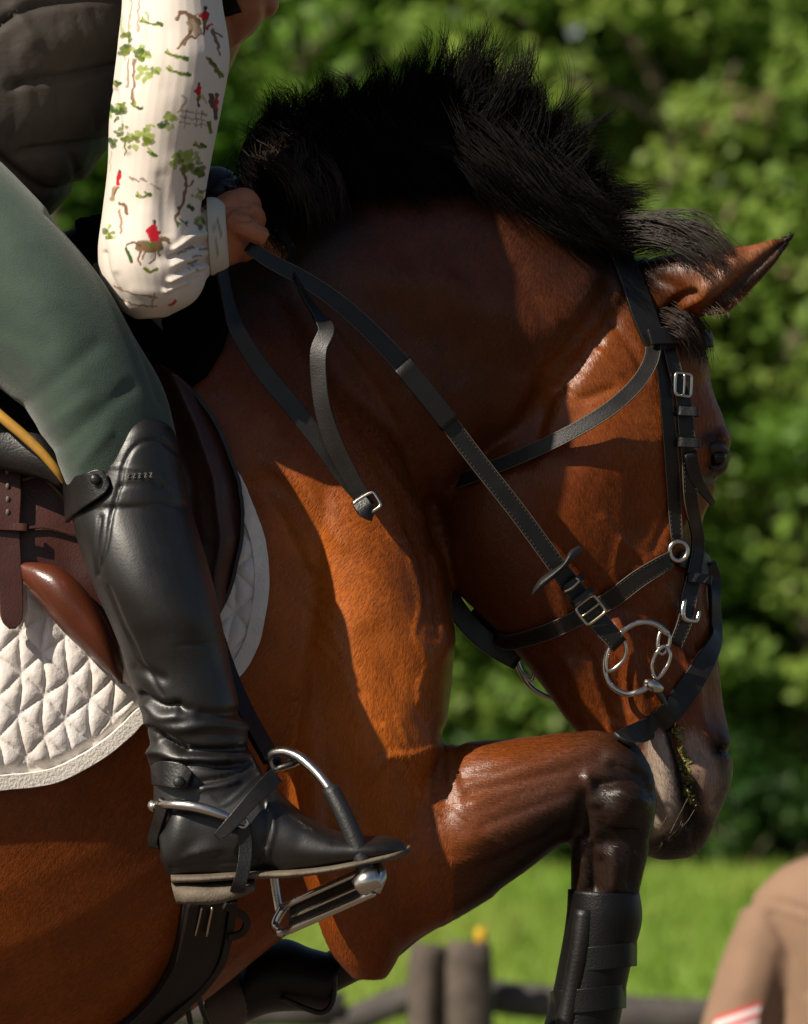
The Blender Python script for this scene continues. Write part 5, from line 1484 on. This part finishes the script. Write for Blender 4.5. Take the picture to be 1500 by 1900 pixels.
sculpt(btm, [
    # ankle folds
    ([(262, 1292), (300, 1312), (330, 1310)], 8, -7), ([(280, 1340), (330, 1352), (390, 1342), (450, 1352)], 12, 5), ([(300, 1372), (340, 1390), (400, 1394), (460, 1388)], 7, -7), ([(286, 1392), (340, 1410), (420, 1408)], 8, 4.5), ([(300, 1424), (360, 1418), (410, 1424), (460, 1416)], 6, -6),
    ([(276, 1350), (300, 1366), (340, 1392)], 6, -5), ([(340, 1320), (400, 1330), (448, 1322)], 10, -5), ([(270, 1310), (300, 1330), (360, 1326)], 9, 4), ([(372, 1452), (420, 1442), (462, 1424)], 5, -4), ([(370, 1464), (410, 1458), (440, 1448)], 5, 3), ([(282, 1400), (276, 1430)], 10, 5),
    ([(250, 1240), (300, 1260)], 10, -3), ([(240, 1200), (300, 1180), (360, 1190)], 30, -2),
    # seams: curved top panel, rear panel, back seam, foot seams
    ([(222, 900), (226, 866), (240, 836), (260, 820), (284, 814), (306, 822), (334, 846)], 3.2, -2.4), ([(220, 900), (204, 960), (196, 1010), (180, 1068)], 3.2, -2.4), ([(184, 960), (178, 1010), (178, 1070)], 4, -2), ([(168, 868), (200, 864), (240, 868), (290, 876), (308, 902)], 2.6, 1.2), ([(216, 905), (250, 898), (300, 904)], 2.6, -1.4),
    ([(430, 1190), (380, 1196), (330, 1200)], 3, -.8), ([(200, 1090), (250, 1210), (300, 1290)], 4, -1.5), ([(376, 1466), (414, 1494), (480, 1438)], 3, 1.5), ([(498, 1492), (508, 1530), (500, 1570), (490, 1602)], 4, 2.2), ([(490, 1492), (498, 1530), (492, 1570)], 4, -2.0),
    ([(320, 1606), (400, 1602), (470, 1598)], 3, -1.8), ([(330, 1520), (320, 1590)], 24, 3), ([(300, 1520), (318, 1500), (330, 1490)], 6, -2.5), ([(560, 1560), (640, 1580)], 20, -2), ([(620, 1560), (690, 1558)], 6, -1.5),
])
boot = finish('boot', btm, M['boot'], rider)
def sub(o):
    o.matrix_parent_inverse = boot.matrix_world.inverted()
    return o
# sole, heel
so_ = Mesh()
loft(so_, [(318, 1622, -.394, 320, 1638, -.394, .032, 3), (380, 1620, -.396, 380, 1636, -.396, .043, 3), (470, 1614, -.398, 470, 1630, -.398, .043, 3), (540, 1612, -.400, 540, 1628, -.400, .044, 3), (610, 1604, -.402, 610, 1619, -.402, .049, 3), (670, 1592, -.404, 670, 1607, -.404, .049, 3), (730, 1578, -.405, 730, 1594, -.405, .038, 3), (762, 1568, -.405, 762, 1584, -.405, .014, 3)], n=28, sub=6)
so_.build('sole', M['sole'], boot)
hl = Mesh()
loft(hl, [(318, 1636, -.394, 328, 1672, -.392, .028, 3.5), (350, 1634, -.395, 352, 1673, -.393, .040, 3.5), (410, 1632, -.396, 410, 1670, -.394, .043, 3.5), (472, 1628, -.397, 474, 1648, -.396, .042, 3.5)], n=28, sub=6)
hl.build('heel', M['sole'], boot)
# strap with snap at the top, rear zip tab
tb = Mesh()
ribbon(tb, [P(120, 930, -.375), P(136, 918, -.418), P(160, 906, -.440), P(184, 892, -.447), P(196, 886, -.448)], [(-.9, -.5, 0), (-.6, -1, .1), (-.25, -1, .1), (-.1, -1, .1), (0, -1, .1)], [78 * PXM, 66 * PXM, 54 * PXM, 46 * PXM, 26 * PXM], .005)
tb.build('top_strap', M['leather'], boot)
def snap(px, py, y, r=.0055):
    m = Mesh()
    ellipsoid(m, P(px, py, y), (r, r * .5, r), n=14)
    m.build('snap', M['leather'], boot)
snap(174, 889, -.452)
lb = Mesh()
# stamped lettering on the top band, too worn to read
for k, x in enumerate((236, 247, 257, 268, 278)):
    y0 = 884 - 0.05 * (x - 236)
    tube(lb, [P(x - 3, y0 - 4, -.4515), P(x + 2, y0 - 5, -.4515), P(x - 2, y0 + 3, -.4515), P(x + 3, y0 + 2, -.4515)], .0006, n=5)
lb.build('stamped_mark', material('worn_foil', (0.09, 0.075, 0.06), 0.4), boot)
zt = Mesh()
ribbon(zt, [P(284, 1440, -.40), P(300, 1436, -.428), P(330, 1440, -.440), P(352, 1448, -.442)], [(-.8, -.6, 0), (-.5, -1, 0), (0, -1, 0), (.1, -1, 0)], [34 * PXM, 44 * PXM, 46 * PXM, 30 * PXM], .005)
zt.build('ankle_strap', M['leather'], boot)
snap(332, 1452, -.4465, .006)
hc = Mesh()
ribbon(hc, [P(306, 1486, -.432), P(296, 1520, -.424), P(286, 1556, -.41), P(288, 1572, -.405)], [(-.6, -.8, .1)] * 4, 24 * PXM, .005)
hc.build('heel_strap', M['leather'], boot)
# spur with its strap
sp = Mesh()
tube(sp, [P(288, 1496, -.40), P(298, 1494, -.425), P(320, 1493, -.440), P(360, 1497, -.449), (P(400, 1508, -.451)), P(440, 1524, -.449)], [.0045, .0042, .0048, .0055, .005, .0035], n=10)
ellipsoid(sp, P(284, 1496, -.405), (.006, .006, .006), n=12)
tube(sp, [P(440, 1524, -.449), P(452, 1518, -.449), P(460, 1528, -.449), P(452, 1536, -.449), P(442, 1532, -.449)], .0016, n=6)
sp.build('spur', M['steel'], boot)
ss = Mesh()
ribbon(ss, [P(512, 1440, -.43), P(496, 1456, -.443), P(470, 1482, -.452), P(440, 1516, -.4555), P(418, 1540, -.455), P(402, 1554, -.453)], [(.6, -1, .3), (.3, -1, .1), (0, -1, 0), (0, -1, 0), (0, -1, 0), (0, -1, 0)], [30 * PXM, 30 * PXM, 27 * PXM, 24 * PXM, 22 * PXM, 14 * PXM], .0045)
ss.build('spur_strap', M['strap'], boot)
us = Mesh()
ribbon(us, [P(452, 1532, -.448), P(456, 1570, -.446), P(452, 1612, -.447), P(440, 1652, -.44), P(430, 1662, -.39)], [(0, -1, 0), (0, -1, 0), (0, -1, 0), (0, -.8, -.5), (0, 0, -1)], 24 * PXM, .003)
us.build('under_strap', M['leather'], boot)

boot.location.y += 0.055       # the leg lies close to the saddle
for o_ in [boot, irono] + list(boot.children) + list(irono.children):   # and the foot stands a little further out than the knee
    c_ = get_co(o_.data)
    c_[:, 1] -= 0.055 * np.clip((P(0, 820, -.3).z - c_[:, 2]) / 0.46, 0, 1.2)
    set_co(o_.data, c_)

# ------------------------------------------------------------------ bystander in tan beyond the fence side
BY = 7.0
M['tan'] = material('tan_cotton', (0.25, 0.15, 0.092), 0.8, vary=0.1, vscale=12, bump=0.2, bscale=200, sheen=0.1)
man = empty('person', (P(1640, 1700, BY).x, BY, 0), 'out of focus bystander in a tan shirt with a striped sleeve patch', 'person')
def Q(px, py, y=0.0):
    return (px, py, BY + y)
bm_ = Mesh()
loft(bm_, [(1560, 1570, BY, 1740, 1570, BY, .06), (1450, 1610, BY, 1850, 1610, BY, .09), (1400, 1680, BY, 1900, 1680, BY, .115), (1405, 1800, BY, 1895, 1800, BY, .125), (1420, 2000, BY, 1880, 2000, BY, .12), (1440, 2250, BY, 1860, 2250, BY, .115), (1430, 2420, BY, 1870, 2420, BY, .12)], n=36)
for s in (-1, 1):
    X = lambda q: 1650 + s * (q - 1650)
    loft(bm_, [(X(1500), 1612, BY, X(1440), 1700, BY, .05), (X(1440), 1622, BY, X(1500), 1760, BY, .065), (X(1390), 1672, BY, X(1500), 1780, BY - .01, .072), (X(1350), 1750, BY - .02, X(1488), 1800, BY - .02, .074), (X(1316), 1850, BY - .03, X(1462), 1870, BY - .03, .074), (X(1290), 1960, BY - .03, X(1440), 1970, BY - .03, .072), (X(1296), 2110, BY - .05, X(1410), 2110, BY - .05, .055), (X(1320), 2260, BY - .12, X(1410), 2270, BY - .12, .045)], n=28)
bmm = remesh(bm_, 0.006, smooth=5)
sculpt(bmm, [([(1378, 1680), (1400, 1672), (1440, 1674), (1500, 1692), (1540, 1712)], 7, -6), ([(1380, 1692), (1440, 1684), (1500, 1702)], 7, 4), ([(1430, 1700), (1470, 1770), (1500, 1840)], 9, -5), ([(1400, 1720), (1380, 1830)], 24, 4), ([(1450, 1780), (1440, 1880)], 16, -4)], near=0.5)
finish('shirt', bmm, M['tan'], man)
bd = Mesh()
loft(bd, [(1560, 1300, BY, 1740, 1300, BY, .06), (1540, 1360, BY, 1760, 1360, BY, .10), (1545, 1440, BY, 1755, 1440, BY, .105), (1580, 1520, BY, 1720, 1520, BY, .08), (1600, 1560, BY, 1700, 1560, BY, .06), (1590, 1620, BY, 1710, 1620, BY, .06)], n=24)
for s in (-1, 1):
    X = lambda q: 1650 + s * (q - 1650)
    loft(bd, [(X(1326), 2240, BY - .12, X(1400), 2250, BY - .12, .036), (X(1400), 2330, BY - .2, X(1470), 2340, BY - .2, .03), (X(1450), 2390, BY - .24, X(1530), 2400, BY - .24, .032), (X(1500), 2420, BY - .26, X(1560), 2430, BY - .26, .02)], n=16)
finish('body', remesh(bd, 0.006, smooth=4), M['skin'], man)
tr_ = Mesh()
for s in (-1, 1):
    X = lambda q: 1650 + s * (q - 1650)
    loft(tr_, [(X(1430), 2380, BY, X(1660), 2380, BY, .12), (X(1430), 2560, BY, X(1640), 2560, BY, .11), (X(1460), 2900, BY, X(1620), 2900, BY, .085), (X(1470), 3240, BY, X(1610), 3240, BY, .075), (X(1470), 3270, BY - .06, X(1610), 3270, BY - .06, .13)], n=20)
finish('trousers', remesh(tr_, 0.008, smooth=3), material('dark_trousers', (0.05, 0.05, 0.055), 0.8, vary=0.15), man)
MB_ = BVHTree.FromPolygons([tuple(v) for v in get_co(bmm)], [tuple(p.vertices) for p in bmm.polygons])
def msurf(px, py, lift):
    d = (P(px, py, BY) - CAMP).normalized()
    h = MB_.ray_cast(CAMP, d)
    return (h[0] + h[1] * lift) if h[0] else P(px, py, BY - .1)
pt_ = Mesh()
us_, vs_ = np.linspace(0, 1, 12), np.linspace(0, 1, 28)
A0, A1, B0, B1 = np.array([1412, 1856.]), np.array([1396, 1960.]), np.array([1330, 1888.]), np.array([1318, 1984.])
g = []
for u in us_:
    for v in vs_:
        q = (A0 * (1 - u) + B0 * u) * (1 - v) + (A1 * (1 - u) + B1 * u) * v
        g.append(list(msurf(q[0], q[1], 0.004)))
pt_.add(g, [(i * 28 + j, i * 28 + j + 1, (i + 1) * 28 + j + 1, (i + 1) * 28 + j) for i in range(11) for j in range(27)])
po = pt_.build('sleeve_patch', None, man)
pc = np.zeros((12 * 28, 3))
for i in range(12):
    for j in range(28):
        pc[i * 28 + j] = (0.60, 0.06, 0.06) if (j // 3) % 2 == 0 else (0.86, 0.80, 0.78)
set_colours(po.data, pc)
po.data.materials.append(material('patch_cloth', attr=True, rough=0.8))
po['label'] = 'red and white striped cloth patch on the sleeve'
